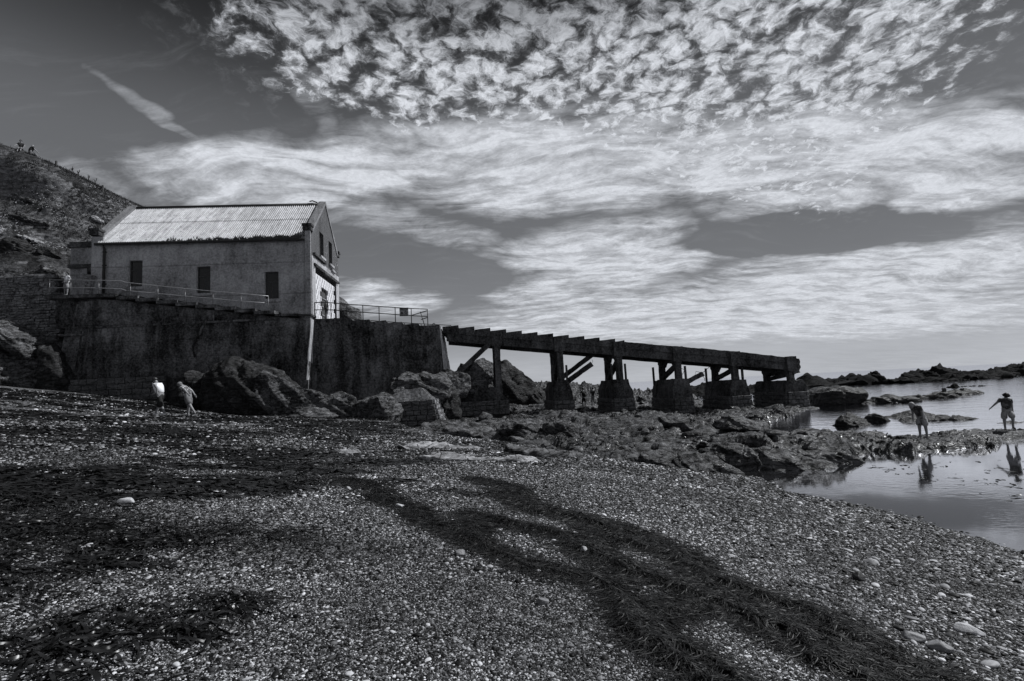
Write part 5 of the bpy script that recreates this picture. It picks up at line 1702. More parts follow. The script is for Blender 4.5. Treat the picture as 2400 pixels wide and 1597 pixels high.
def ribbons(x, y, th, L, wd, curl, lift, hfun, seg=5, seed=0, base=0.0, twist=0.7):
    """flat fronds lying on the ground, bent sideways and lifted in the middle"""
    rs = np.random.RandomState(seed)
    n = len(x)
    k = rs.normal(0, 1, n) * curl
    k2 = rs.normal(0, 1, n) * curl * 0.6
    tw = rs.uniform(-twist, twist, n)
    cx, cy, a = x.copy(), y.copy(), th.copy()
    st = L / seg
    V = []
    lf = lift * rs.uniform(0.2, 1.0, n)
    ph = rs.uniform(0, 6.28, n)
    for i in range(seg + 1):
        t = i / seg
        z = hfun(cx, cy) + base + lf * (np.sin(t * math.pi) * 0.8 + 0.35 * (1 + np.sin(t * 9 + ph))) + 0.004
        w = wd * (0.55 + 0.45 * math.sin(math.pi * min(max(t, 0.08), 0.95)))
        px_, py_ = -np.sin(a), np.cos(a)
        tl = tw + 0.8 * np.sin(t * 5 + ph)
        V.append(np.stack([cx - px_ * w * np.cos(tl), cy - py_ * w * np.cos(tl), z - w * np.sin(tl) * 0.6], -1))
        V.append(np.stack([cx + px_ * w * np.cos(tl), cy + py_ * w * np.cos(tl), z + w * np.sin(tl) * 0.6], -1))
        a = a + (k + k2 * (t - 0.5) * 4) / seg
        cx = cx + np.cos(a) * st
        cy = cy + np.sin(a) * st
    V = np.stack(V, 1)
    m2 = 2 * (seg + 1)
    idx = np.arange(n)[:, None, None] * m2 + (np.arange(seg) * 2)[None, :, None] + np.array([0, 1, 3, 2])[None, None, :]
    return V.reshape(-1, 3), idx.reshape(-1, 4).astype(np.int32)


def weed_obj(name, label, parts, mat):
    V, F, off = [], [], 0
    for v, f in parts:
        V.append(v)
        F.append(f + off)
        off += len(v)
    me = bpy.data.meshes.new(name)
    fast_mesh(me, np.concatenate(V), np.concatenate(F))
    me.shade_smooth()
    me.materials.append(MATS[mat])
    o = link(bpy.data.objects.new(name, me))
    return tag(o, label, 'seaweed', kind='stuff')


BANDS = [([(-0.72, 9.75), (-0.45, 9.3), (0.15, 7.96), (0.5, 7.5), (0.89, 7.15), (1.32, 6.45), (1.78, 6.05), (2.0, 5.7)], [0.10, 0.16, 0.14, 0.20, 0.20, 0.24, 0.20, 0.06]),
         ([(-0.32, 6.68), (0.1, 6.45), (0.5, 6.16), (0.95, 5.37), (1.33, 4.77), (1.72, 4.33), (2.21, 3.95), (2.5, 3.5), (2.8, 3.0)], [0.04, 0.07, 0.11, 0.18, 0.22, 0.24, 0.24, 0.22, 0.18]),
         ([(-1.43, 6.97), (-1.02, 6.19), (-0.75, 5.92), (-0.55, 5.76), (-0.42, 5.6), (-0.28, 5.3), (-0.02, 4.98), (0.28, 4.9), (0.5, 4.84), (0.66, 4.23), (0.79, 3.69), (1.0, 3.26), (1.2, 2.8)],
          [0.03, 0.05, 0.07, 0.15, 0.13, 0.05, 0.04, 0.07, 0.16, 0.22, 0.22, 0.20, 0.17]),
         ([(1.20, 7.0), (1.47, 6.6), (1.72, 5.9), (2.16, 4.89), (2.46, 4.42), (2.66, 3.97), (2.83, 3.61), (3.1, 3.1)], [0.05, 0.12, 0.15, 0.18, 0.20, 0.16, 0.12, 0.1]),
         ([(-0.62, 6.85), (-0.58, 6.4), (-0.52, 5.9)], [0.10, 0.05, 0.10]),
         ([(-2.45, 8.35), (-2.15, 7.9), (-1.9, 7.35), (-1.6, 7.0)], [0.12, 0.07, 0.05, 0.02]),
         ([(-2.9, 8.6), (-2.45, 8.3), (-2.2, 8.45)], [0.05, 0.09, 0.05]),
         ([(0.75, 7.2), (0.85, 6.5), (0.8, 5.9), (1.05, 5.4)], [0.04, 0.06, 0.05, 0.08]),
         ([(1.55, 4.6), (1.2, 4.35), (0.9, 4.15), (0.7, 4.2)], [0.10, 0.07, 0.09, 0.12]),
         ([(1.9, 5.5), (1.75, 5.0), (1.9, 4.4)], [0.05, 0.09, 0.06])]


def stray(x, y):
    """sideways wander of the weed trails"""
    return 0.26 * fbm(x * 0.9, y * 0.9, 0, 3, 0.6, 181), 0.26 * fbm(x * 0.9, y * 0.9, 5.0, 3, 0.6, 183)


def band_amount(x, y):
    """how thick the strand weed lies, 0 to 1"""
    amt = np.zeros(x.shape)
    sx_, sy_ = stray(x, y)
    x, y = x + sx_, y + sy_
    wob = 0.17 * fbm(x * 1.5, y * 1.5, 0, 4, 0.6, 111) + 0.09 * fbm(x * 7, y * 7, 0, 3, 0.6, 112)
    for pts, wds in BANDS:
        d, f = line_dist(x, y, pts)
        w = np.interp(f, np.linspace(0, 1, len(wds)), wds) * (1 + 0.9 * fbm(x * 1.1, y * 1.1, 7.0, 2, 0.5, 185))
        amt = np.maximum(amt, sstep(w * 0.85 + wob * (0.3 + w * 3.2) - d, -0.04, 0.10))
    return amt * (1 - 0.75 * sstep(fbm(x * 2.6 + y, y * 2.6 - x * 0.6, 0, 3, 0.6, 119), 0.36, 0.52))


def mound_z(x, y):
    return beach_z(x, y) + 0.05 * band_amount(x, y) * (0.8 + 0.5 * fbm(x * 4, y * 4, 0, 2, 0.5, 113))


parts = []
rs = np.random.RandomState(33)
for bi, (pts, wds) in enumerate(BANDS):
    P = np.array(pts, float)
    seglen = np.hypot(*np.diff(P, axis=0).T)
    area = float((seglen * 2 * (np.array(wds)[:-1] + np.array(wds)[1:]) / 2).sum())
    near_ = P[:, 1].mean()
    n = int(area * (11500 if near_ < 6 else 8500)) + 300
    fr_ = rs.rand(n)
    cum = np.concatenate([[0], np.cumsum(seglen)]) / seglen.sum()
    cx = np.interp(fr_, cum, P[:, 0])
    cy = np.interp(fr_, cum, P[:, 1])
    w = np.interp(np.interp(fr_, cum, np.linspace(0, 1, len(P))), np.linspace(0, 1, len(wds)), wds)
    seg_i = np.clip(np.searchsorted(cum, fr_) - 1, 0, len(seglen) - 1)
    dvec = np.diff(P, axis=0)[seg_i]
    th = np.arctan2(dvec[:, 1], dvec[:, 0])
    o_ = np.clip(rs.normal(0, 0.50, n), -0.95, 0.95) * w * (1 + 0.9 * fbm(cx * 1.5, cy * 1.5, 0, 3, 0.6, 115))
    cx = cx - np.sin(th) * o_ + 0.0
    cy = cy + np.cos(th) * o_
    kw_ = 1 + 0.9 * fbm(cx * 1.1, cy * 1.1, 7.0, 2, 0.5, 185)
    cx, cy = cx - np.sin(th) * o_ * (kw_ - 1), cy + np.cos(th) * o_ * (kw_ - 1)
    sx_, sy_ = stray(cx, cy)
    cx, cy = cx - sx_, cy - sy_
    kp = rs.rand(n) < 0.25 + 0.75 * sstep(fbm(cx * 2.6 + cy, cy * 2.6 - cx * 0.6, 0, 3, 0.6, 119), 0.52, 0.34)
    cx, cy, th = cx[kp], cy[kp], th[kp]
    n = len(cx)
    th2 = th + rs.normal(0, 0.55, n) + 1.5 * fbm(cx * 3.0, cy * 3.0, 0, 3, 0.5, 121)
    loose = rs.rand(n) < 0.2
    th2 = np.where(loose, rs.uniform(0, 6.28, n), th2)
    far_k = 1 + max(0, near_ - 5) * 0.12
    L = rs.uniform(0.10, 0.42, n) * far_k
    wd = rs.uniform(0.0018, 0.0040, n) * far_k
    parts.append(ribbons(cx - np.cos(th2) * L / 2, cy - np.sin(th2) * L / 2, th2, L, wd, 2.2, 0.016, mound_z, 6, 40 + bi))
weed_obj('strand_weed', 'dark banks of stringy seaweed trailing down the shingle', parts, 'weed_strand')
# the matted bed under the strands
xs = np.linspace(-3.2, 3.4, 330)
ys = np.linspace(2.4, 10.2, 360)
X, Y = np.meshgrid(xs, ys)
A = band_amount(X, Y)
Z = mound_z(X, Y) - 0.012 + 0.008 * fbm(X * 14, Y * 14, 0, 3, 0.6, 117) - 0.03 * (A < 0.5)
idx = np.arange(X.size).reshape(X.shape)
keep_ = (A[:-1, :-1] > 0.34) & (A[1:, 1:] > 0.34)
q = np.stack([idx[:-1, :-1][keep_], idx[:-1, 1:][keep_], idx[1:, 1:][keep_], idx[1:, :-1][keep_]], -1).astype(np.int32)
used = np.unique(q)
remap = np.full(X.size, -1)
remap[used] = np.arange(len(used))
me = bpy.data.meshes.new('weed_mat')
fast_mesh(me, np.stack([X, Y, Z], -1).reshape(-1, 3)[used], remap[q].astype(np.int32))
me.shade_smooth()
me.materials.append(MATS['weed_strand'])
o = link(bpy.data.objects.new('weed_mat', me))
tag(o, 'matted wet bed under the stringy seaweed banks', 'seaweed', kind='stuff')


def left_weed(x, y):
    """patchiness of the kelp thrown up on the left of the beach"""
    u, v_ = x * 0.94 + y * 0.34, -x * 0.34 + y * 0.94
    n1 = fbm(u * 0.24, v_ * 0.62, 0, 5, 0.6, 131)
    n2 = fbm(u * 0.9, v_ * 2.0, 0, 4, 0.6, 133)
    bias = 0.02 - 0.40 * sstep(x + 0.10 * y, -5.0, 0.6)
    return n1 * 0.8 + n2 * 0.8 + bias


KC = [(-4.54, 4.69, 0.55, 0.30), (-3.45, 4.65, 0.62, 0.34), (-3.33, 4.04, 0.5, 0.22), (-2.69, 5.1, 0.42, 0.25), (-2.8, 3.1, 0.55, 0.32), (-2.02, 3.55, 0.20, 0.14), (-1.99, 3.18, 0.28, 0.10), (-2.5, 2.68, 0.5, 0.25),
      (-3.3, 8.05, 0.35, 0.22), (-3.9, 3.6, 0.6, 0.3), (-3.6, 2.9, 0.5, 0.35), (-5.2, 5.4, 0.7, 0.25), (-5.4, 4.6, 0.6, 0.4)]
kx, ky = [], []
for x, y, rx, ry in KC:
    n = int(2300 * rx * ry) + 70
    ax_, ay_ = rs.normal(0, 0.6, n) * rx, rs.normal(0, 0.6, n) * ry
    kp = fbm((x + ax_) * 3.0, (y + ay_) * 3.6, 0, 3, 0.6, 171) > -0.05
    kx.append(x + ax_[kp])
    ky.append(y + ay_[kp] + ax_[kp] * 0.12)
kx, ky = np.concatenate(kx), np.concatenate(ky)
n = len(kx)
parts = [ribbons(kx, ky, 0.25 + rs.normal(0, 0.8, n), rs.uniform(0.08, 0.34, n), rs.uniform(0.003, 0.013, n), 1.8, 0.03, beach_z, 6, 61, twist=1.0)]
x, y = polar(42000, 2.2, 9.0, -60, 10)
lw = left_weed(x, y)
ok = rs.rand(len(x)) < sstep(lw, -0.10, 0.45) * 0.8
x, y = x[ok], y[ok]
n = len(x)
parts.append(ribbons(x, y, 0.3 + rs.normal(0, 0.9, n), rs.uniform(0.05, 0.2, n), rs.uniform(0.002, 0.008, n), 1.5, 0.012, beach_z, 4, 63, twist=0.8))
weed_obj('kelp', 'glossy dark kelp heaped on the left of the beach', parts, 'kelp')
# farther up the beach
r = 7.5 + 36 * rs.rand(120000) ** 1.25
a = np.radians(rs.uniform(-60, 6, 120000))
x, y = r * np.sin(a), r * np.cos(a)
lw = left_weed(x, y)
ok = (rs.rand(len(x)) < sstep(lw, -0.06, 0.30)) & (poly_sd(x, y, SHELF) < 0) & (y < 40)
x, y, r = x[ok], y[ok], r[ok]
n = len(x)
sc = 0.6 + r / 16
o = weed_obj('wrack', 'dark wrack strewn in streaks over the upper beach',
             [ribbons(x, y, 0.34 + rs.normal(0, 0.5, n), rs.uniform(0.10, 0.4, n) * sc, rs.uniform(0.008, 0.026, n) * sc, 0.9, 0.018, beach_z, 3, 67, twist=0.35)], 'kelp')
# weed growing on the rock shelf, and scraps afloat in the pool
x = rs.uniform(-6, 27, 30000)
y = rs.uniform(13.5, 42, 30000)
ok = (poly_sd(x, y, SHELF) > 0.0) & (fbm(x * 0.4, y * 0.4, 0, 3, 0.5, 141) > 0.06)
x, y = x[ok], y[ok]
n = len(x)
weed_obj('shelf_weed', 'short dark weed growing over the tidal rock shelf',
         [ribbons(x, y, -0.5 + rs.normal(0, 0.8, n), rs.uniform(0.08, 0.3, n) * (0.7 + y / 50), rs.uniform(0.012, 0.035, n), 0.9, 0.03, shelf_z, 3, 71, twist=0.6)], 'kelp')


def flat_sea(x, y):
    return np.full(x.shape, SEA_Z)


x = np.concatenate([rs.uniform(9.5, 17, 330), rs.normal(14.2, 1.0, 120), rs.normal(10.8, 0.5, 60)])
y = np.concatenate([rs.uniform(9.5, 14.8, 330), rs.normal(12.2, 0.25, 120), rs.normal(9.6, 0.15, 60)])
n = len(x)
weed_obj('floating_weed', 'scraps of dark weed afloat in the still pool',
         [ribbons(x, y, rs.normal(0, 0.35, n), rs.uniform(0.04, 0.32, n), rs.uniform(0.008, 0.035, n), 0.8, 0.006, flat_sea, 4, 73, twist=0.2)], 'kelp')

# ---------------------------------------------------------------- rocks, grass and flowers on the headland
HN = HILL.shape[1]


def hill_pt(u, v):
    """a point on the headland from grid fractions along and up it"""
    j = np.clip(u * (HN - 1), 0, HN - 2)
    i = np.clip(v * (HILL.shape[0] - 1), 0, HILL.shape[0] - 2)
    i0, j0 = np.floor(i).astype(int), np.floor(j).astype(int)
    fi, fj = (i - i0)[..., None], (j - j0)[..., None]
    return (HILL[i0, j0] * (1 - fi) * (1 - fj) + HILL[i0 + 1, j0] * fi * (1 - fj) + HILL[i0, j0 + 1] * (1 - fi) * fj + HILL[i0 + 1, j0 + 1] * fi * fj)


def hill_near(x, z, row_lo=40, row_hi=190):
    """the headland surface point seen nearest to this x and height"""
    H = HILL[row_lo:row_hi]
    d = (H[..., 0] - x) ** 2 + (H[..., 2] - z) ** 2
    k = np.unravel_index(np.argmin(d), d.shape)
    return H[k]


HR = [('white sunlit crag high on the turf slope', -42.4, 21.2, (0.6, 0.4, 0.3), 801), 
      ('pale streaked ledge across the turf slope', -44.2, 17.6, (1.3, 0.5, 0.16), 817), ('flat pale rock at the left of the slope', -47.0, 18.4, (0.7, 0.6, 0.28), 821),
      ('grey outcrop low on the left of the slope', -46.2, 16.2, (1.6, 1.0, 0.5), 825), ('dark overhang of rock in the turf', -44.0, 16.2, (1.9, 1.0, 0.9), 829),
      ('grey rock beside the path behind the wall', -40.0, 13.8, (1.0, 0.8, 0.6), 833),
      ('long grey ledge halfway up the turf slope', -45.5, 20.0, (1.9, 0.6, 0.3), 837), ('short grey ledge above the long one', -46.6, 22.4, (1.2, 0.5, 0.25), 841),
      ('dark ledge nearest the annexe on the slope', -41.6, 16.0, (1.2, 0.6, 0.5), 845)]
for lab, x, z, size, seed in HR:
    p = hill_near(x, z)
    rock('crag', lab, 'rock', (p[0], p[1] - 0.1, p[2]), size, seed, 'rock_dark' if 'dark' in lab else ('rock_mid' if 'grey' in lab else 'rock_pale'), 0.3, tilt=(0.2, 0.35), cuts=14, rough=0.4, bed=0.2, bedfreq=3)

rs = np.random.RandomState(81)
n = 20000
u = rs.uniform(0.22, 0.66, n)
v = rs.uniform(0.20, 0.84, n)
skyl = rs.rand(n) < 0.22
v = np.where(skyl, rs.normal(0.818, 0.012, n), v)
pt = hill_pt(u, v)
ok = (fbm(pt[:, 0] * 0.4, pt[:, 1] * 0.4, pt[:, 2] * 0.4, 3, 0.5, 151) > -0.25)
pt = pt[ok]
n = len(pt)
V, F = [], []
for j in range(3):
    a = rs.uniform(0, 6.28, n)
    h = rs.uniform(0.05, 0.16, n) * (1 + 1.6 * (rs.rand(n) < 0.05))
    w = rs.uniform(0.02, 0.05, n)
    dx_, dy_ = np.cos(a), np.sin(a)
    p0 = pt + np.stack([-dx_ * w, -dy_ * w, -0.05 + 0 * a], -1)
    p1 = pt + np.stack([dx_ * w, dy_ * w, -0.05 + 0 * a], -1)
    p2 = pt + np.stack([rs.normal(0, 0.10, n) + 0.05, rs.normal(0, 0.10, n), h], -1)
    V.append(np.stack([p0, p1, p2], 1).reshape(-1, 3))
V = np.concatenate(V)
F = np.arange(len(V)).reshape(-1, 3).astype(np.int32)
me = bpy.data.meshes.new('headland_grass')
fast_mesh(me, V, F)
m_, nt, b = new_mat('grass')
vv_ = MR(nt, NOISE(nt, wpos(nt), 1.6, 4, 0.6), 0.32, 0.7, 0.025, 0.11, 'LINEAR')
nt.links.new(to_grey(nt, vv_), b.inputs['Base Color'])
b.inputs['Roughness'].default_value = 0.7
me.materials.append(MATS['grass'])
o = link(bpy.data.objects.new('headland_grass', me))
tag(o, 'rough tussock grass over the headland', 'grass', kind='stuff')
# pale flower heads
n = 1900
u = rs.uniform(0.24, 0.62, n)
v = rs.uniform(0.36, 0.80, n)
pt = hill_pt(u, v)
ok = fbm(pt[:, 0] * 0.35, pt[:, 1] * 0.35, pt[:, 2] * 0.35, 3, 0.5, 161) > 0.05
pt = pt[ok]
n = len(pt)
d, f = ico(1)
sc = rs.uniform(0.02, 0.05, n)
V = (pt[:, None, :] + d[None] * sc[:, None, None] * np.array([1.3, 1, 0.7]) + np.array([0, -0.05, 0.18])).reshape(-1, 3)
F = (f[None] + (np.arange(n) * len(d))[:, None, None]).reshape(-1, 3)
me = bpy.data.meshes.new('headland_flowers')
fast_mesh(me, V, F.astype(np.int32))
me.materials.append(plain('petals', 0.62, 0.8, var=0.2))
o = link(bpy.data.objects.new('headland_flowers', me))
tag(o, 'pale flower heads dotted over the headland turf', 'flowers', kind='stuff')

# posts and stalks on the skyline
for lab, x, z, h in (('short dark marker post on the skyline left of the roof', -43.0, 24.75, 0.62), ('stub of an old post on the headland skyline', -46.3, 26.8, 0.55)):
    p = hill_near(x, z, 150, 190)
    th = Thing('marker_post', lab, 'post', (p[0], p[1], p[2]), axis=False)
    th.part('post', MB().tube([(p[0], p[1], p[2] - 0.2), (p[0], p[1], p[2] + h), (p[0], p[1], p[2] + h + 0.04)], [0.11, 0.10, 0.05], 8), 'timber')
for i, (x, z) in enumerate([(-45.4, 26.4), (-45.0, 26.2), (-44.4, 25.9), (-43.9, 25.6)]):
    p = hill_near(x, z, 150, 190)
    mb = MB()
    for j in range(5):
        a = rs.uniform(0, 6.28)
        mb.tube([(p[0], p[1], p[2] - 0.1), (p[0] + 0.05 * math.cos(a), p[1], p[2] + 0.3), (p[0] + 0.16 * math.cos(a), p[1], p[2] + rs.uniform(0.45, 0.75))], [0.018, 0.014, 0.03], 4)
    o = mesh_obj('dry_stalks', [Vector(q) - Vector(p) for q in mb.v], mb.f, 'plant')
    o.location = p
    tag(o, ['thin dead stalks on the skyline nearest the seated pair', 'second clump of dead stalks along the skyline', 'third clump of dead stalks along the skyline', 'dead stalks on the skyline nearest the roof'][i], 'plant', 'dead stalks on the skyline')


# ---------------------------------------------------------------- people
def skin_mesh(nodes, edges, root, sub=1):
    me = bpy.data.meshes.new('tmp')
    me.from_pydata([n[0] for n in nodes], edges, [])
    o = bpy.data.objects.new('tmp', me)
    C.objects.link(o)
    md = o.modifiers.new('skin', 'SKIN')
    md.use_smooth_shade = True
    sv = me.skin_vertices[0].data
    for i, n in enumerate(nodes):
        r = n[1]
        sv[i].radius = (r, r)
        sv[i].use_root = (i == root)
    ss = o.modifiers.new('sub', 'SUBSURF')
    ss.levels = sub
    ss.render_levels = sub
    dg = bpy.context.evaluated_depsgraph_get()
    dg.update()
    out = bpy.data.meshes.new_from_object(o.evaluated_get(dg))
    bpy.data.objects.remove(o)
    bpy.data.meshes.remove(me)
    return out


def cloth(name, v, var=0.15, scale=30, rough=0.85):
    if name not in MATS:
        plain(name, v, rough, var=var, scale=scale)
    return name


cloth('skin', 0.22, 0.1, 20, 0.55)
cloth('hair_dark', 0.02, 0.3, 60, 0.5)
cloth('hair_grey', 0.16, 0.35, 60, 0.6)
cloth('hair_fair', 0.25, 0.35, 60, 0.6)
cloth('cloth_white', 0.72, 0.06)
cloth('cloth_black', 0.012, 0.2)
cloth('cloth_dark', 0.035, 0.3, 18)
cloth('cloth_grey', 0.13, 0.3, 12)
cloth('cloth_mid', 0.22, 0.2, 12)
cloth('cloth_khaki', 0.34, 0.15, 10)
m_, nt, b = new_mat('cloth_pattern')
oc = N(nt, 'ShaderNodeTexCoord').outputs['Object']
vo = N(nt, 'ShaderNodeTexVoronoi', {'Vector': WARP(nt, oc, 8, 0.1, 2), 'Scale': 14.0}, feature='F1').outputs['Distance']
nt.links.new(to_grey(nt, MR(nt, vo, 0.28, 0.42, 0.62, 0.06)), b.inputs['Base Color'])
b.inputs['Roughness'].default_value = 0.85
m_, nt, b = new_mat('cloth_shorts')
oc = N(nt, 'ShaderNodeTexCoord').outputs['Object']
nn_ = NOISE(nt, oc, 9.0, 3, 0.6)
nt.links.new(to_grey(nt, MR(nt, nn_, 0.36, 0.46, 0.05, 0.30)), b.inputs['Base Color'])
b.inputs['Roughness'].default_value = 0.85
m_, nt, b = new_mat('cloth_tee')
oc = N(nt, 'ShaderNodeTexCoord').outputs['Object']
nn_ = NOISE(nt, oc, 6.0, 3, 0.6)
nt.links.new(to_grey(nt, MR(nt, nn_, 0.50, 0.62, 0.028, 0.13)), b.inputs['Base Color'])
b.inputs['Roughness'].default_value = 0.9


def person(label, loc, facing, H, pose, wear, group=None, stout=1.0):
    """one figure: a single continuous body, with clothing, hair and shoes as its children.
    facing: angle of the forward direction in the ground plane; pose angles in degrees, forward positive"""
    k = H / 1.72
    g = lambda key, d: pose.get(key, d)
    rad = math.radians

    def rot(v, a):      # tip forward by a about the left-right axis
        c, s = math.cos(a), math.sin(a)
        return Vector((v[0] * c + v[2] * s, v[1], -v[0] * s + v[2] * c))
    lean = rad(g('lean', 0))
    lean2 = rad(g('curl', 0)) + lean
    pel = Vector((0, 0, 0.95))
    bel = pel + rot((0, 0, 0.17), lean)
    che = bel + rot((0, 0, 0.22), (lean + lean2) / 2)
    nek = che + rot((0.0, 0, 0.17), lean2)
    hd_a = lean2 + rad(g('head', 0))
    jaw = nek + rot((0.015, 0, 0.07), (lean2 + hd_a) / 2)
    hm = jaw + rot((0.02, 0, 0.085), hd_a)
    htop = hm + rot((0, 0, 0.075), hd_a)
    J = {'pel': pel, 'bel': bel, 'che': che, 'nek': nek, 'jaw': jaw, 'hm': hm, 'ht': htop}
    J['nose'] = hm + rot((0.105, 0, -0.02), hd_a)
    for sd, nm in ((1, 'L'), (-1, 'R')):
        sh = che + rot((0, sd * 0.175, 0.10), lean2)
        sw, ab, el = g('arm' + nm, (0, 8, 10))
        d1 = rot((0, 0, -1), -rad(sw))
        d1 = Vector((d1[0] * math.cos(rad(ab)), sd * math.sin(rad(ab)), d1[2] * math.cos(rad(ab))))
        elb = sh + d1 * 0.285
        d2 = rot((0, 0, -1), -rad(sw + el))
        ab2 = g('fore' + nm, ab * 0.6)
        d2 = Vector((d2[0] * math.cos(rad(ab2)), sd * math.sin(rad(ab2)), d2[2] * math.cos(rad(ab2))))
        wr = elb + d2 * 0.245
        pa = wr + d2 * 0.075
        J['sh' + nm], J['el' + nm], J['wr' + nm], J['pa' + nm] = sh, elb, wr, pa
        side = Vector((0, 1, 0)).cross(d2)
        side = side.normalized() if side.length > 0.1 else Vector((1, 0, 0))
        for q in range(4):
            o_ = side * (0.026 - 0.0175 * q)
            ln = (0.072, 0.082, 0.077, 0.060)[q]
            a_ = pa + o_ + d2 * 0.01
            b_ = a_ + d2 * ln * 0.55
            c_ = b_ + (d2 * 0.8 + Vector((0, -sd * 0.6, 0))).normalized() * ln * 0.45
            J['f%s%da' % (nm, q)], J['f%s%db' % (nm, q)] = b_, c_
        J['t%sa' % nm] = wr + d2 * 0.03 + side * 0.04
        J['t%sb' % nm] = J['t%sa' % nm] + (d2 * 0.8 + side * 0.5).normalized() * 0.045
        hip = pel + Vector((0, sd * 0.095, -0.05))
        hp, kn = g('leg' + nm, (0, 0))
        sp_ = g('spread' + nm, 3)
        d1 = rot((0, 0, -1), -rad(hp))
        d1 = Vector((d1[0], sd * math.sin(rad(sp_)), d1[2]))
        knee = hip + d1 * 0.425
        d2 = rot((0, 0, -1), -rad(hp - kn))
        ank = knee + d2 * 0.40
        fa = g('foot' + nm, 0)
        df = rot((1, 0, 0), rad(-fa))
        toe = ank + df * 0.15 + Vector((0, sd * 0.02, -0.045))
        heel = ank + df * -0.05 + Vector((0, 0, -0.045))
        J['hip' + nm], J['kn' + nm], J['an' + nm], J['to' + nm], J['he' + nm] = hip, knee, ank, toe, heel
    zmin = min(min(J['toL'].z, J['toR'].z, J['heL'].z, J['heR'].z) - 0.032, 1e9)
    if 'sit' in pose:
        zmin = pel.z - 0.13
    for a in J:
        J[a] = (J[a] - Vector((0, 0, zmin))) * k

    def build(spec, edges, root, sub=1):
        names = list(spec)
        return skin_mesh([(J[n_] if isinstance(n_, str) and n_ in J else n_, r * k) for n_, r in spec.items()], [(names.index(a), names.index(c)) for a, c in edges], names.index(root), sub)

    root = bpy.data.objects.new('person', None)
    link(root)
    root.location = loc
    root.rotation_euler = (0, 0, facing)
    root.empty_display_size = 0.2
    tag(root, label, 'person', group)

    def child(name, me, mat, parent=None):
        me.materials.clear()
        me.materials.append(MATS[mat])
        me.shade_smooth()
        o = link(bpy.data.objects.new(name, me))
        o.parent = parent or root
        return o
    st = stout
    spec = {'pel': 0.125 * st, 'bel': 0.12 * st, 'che': 0.135 * st, 'nek': 0.058, 'jaw': 0.072, 'hm': 0.092, 'ht': 0.06, 'nose': 0.014}
    ed = [('pel', 'bel'), ('bel', 'che'), ('che', 'nek'), ('nek', 'jaw'), ('jaw', 'hm'), ('hm', 'ht'), ('hm', 'nose')]
    for nm in 'LR':
        spec.update({'sh' + nm: 0.062, 'el' + nm: 0.043 * st, 'wr' + nm: 0.028, 'pa' + nm: 0.034, 'hip' + nm: 0.09 * st, 'kn' + nm: 0.058 * st, 'an' + nm: 0.038, 'to' + nm: 0.032, 'he' + nm: 0.032,
                     't%sa' % nm: 0.012, 't%sb' % nm: 0.010})
        ed += [('che', 'sh' + nm), ('sh' + nm, 'el' + nm), ('el' + nm, 'wr' + nm), ('wr' + nm, 'pa' + nm), ('pel', 'hip' + nm), ('hip' + nm, 'kn' + nm), ('kn' + nm, 'an' + nm), ('an' + nm, 'to' + nm), ('an' + nm, 'he' + nm),
               ('wr' + nm, 't%sa' % nm), ('t%sa' % nm, 't%sb' % nm)]
        for q in range(4):
            spec['f%s%da' % (nm, q)] = 0.0095
            spec['f%s%db' % (nm, q)] = 0.0085
            ed += [('pa' + nm, 'f%s%da' % (nm, q)), ('f%s%da' % (nm, q), 'f%s%db' % (nm, q))]
    body = child('body', build(spec, ed, 'pel'), 'skin')
    # eyes
    for sd in (1, -1):
        d, f = ico(1)
        e = hm_eye = J['hm'] + rot((0.082 * k, sd * 0.033 * k, 0.012 * k), hd_a)
        me = bpy.data.meshes.new('eye')
        fast_mesh(me, d * 0.013 * k + np.array(e), f)
        child('eye', me, 'hair_dark', body)
    # shirt
    slv = wear.get('sleeve', 0.6)
    for nm in 'LR':
        J['sl' + nm] = J['sh' + nm].lerp(J['el' + nm], slv)
        J['lg' + nm] = J['hip' + nm].lerp(J['kn' + nm], min(wear.get('leg', 1.0), 1.0)) if wear.get('leg', 1.0) <= 1 else J['kn' + nm].lerp(J['an' + nm], wear['leg'] - 1)
    sp2 = {'pel': 0.150 * st, 'bel': 0.155 * st, 'che': 0.160 * st, 'nkb': 0.080}
    J['nkb'] = J['che'].lerp(J['nek'], 0.62)
    ed2 = [('pel', 'bel'), ('bel', 'che'), ('che', 'nkb')]
    for nm in 'LR':
        sp2.update({'sh' + nm: 0.080, 'sl' + nm: 0.066})
        ed2 += [('che', 'sh' + nm), ('sh' + nm, 'sl' + nm)]
    child('shirt', build(sp2, ed2, 'che'), wear['shirt'])
    sp3 = {'bel2': 0.145 * st, 'pel': 0.146 * st}
    J['bel2'] = J['pel'].lerp(J['bel'], 0.35)
    ed3 = [('bel2', 'pel')]
    for nm in 'LR':
        sp3.update({'hip' + nm: 0.108 * st, 'lg' + nm: wear.get('cuff', 0.092) * st})
        ed3.append(('pel', 'hip' + nm))
        if wear.get('leg', 1.0) > 1:
            sp3['kn' + nm] = 0.088 * st
            ed3 += [('hip' + nm, 'kn' + nm), ('kn' + nm, 'lg' + nm)]
        else:
            ed3.append(('hip' + nm, 'lg' + nm))
    child('trousers' if wear.get('leg', 1) > 1 else 'shorts', build(sp3, ed3, 'pel'), wear['trousers'])
    if wear.get('shoes'):
        for nm in 'LR':
            mid_ = J['an' + nm].lerp(J['to' + nm], 0.5)
            child('shoe', skin_mesh([(J['he' + nm], 0.044 * k), (mid_, 0.045 * k), (J['to' + nm] + (J['to' + nm] - J['he' + nm]) * 0.15, 0.036 * k)], [(0, 1), (1, 2)], 0), wear['shoes'])
    # hair or hat
    d, f = ico(3)
    R = Matrix.Rotation(hd_a, 3, 'Y')
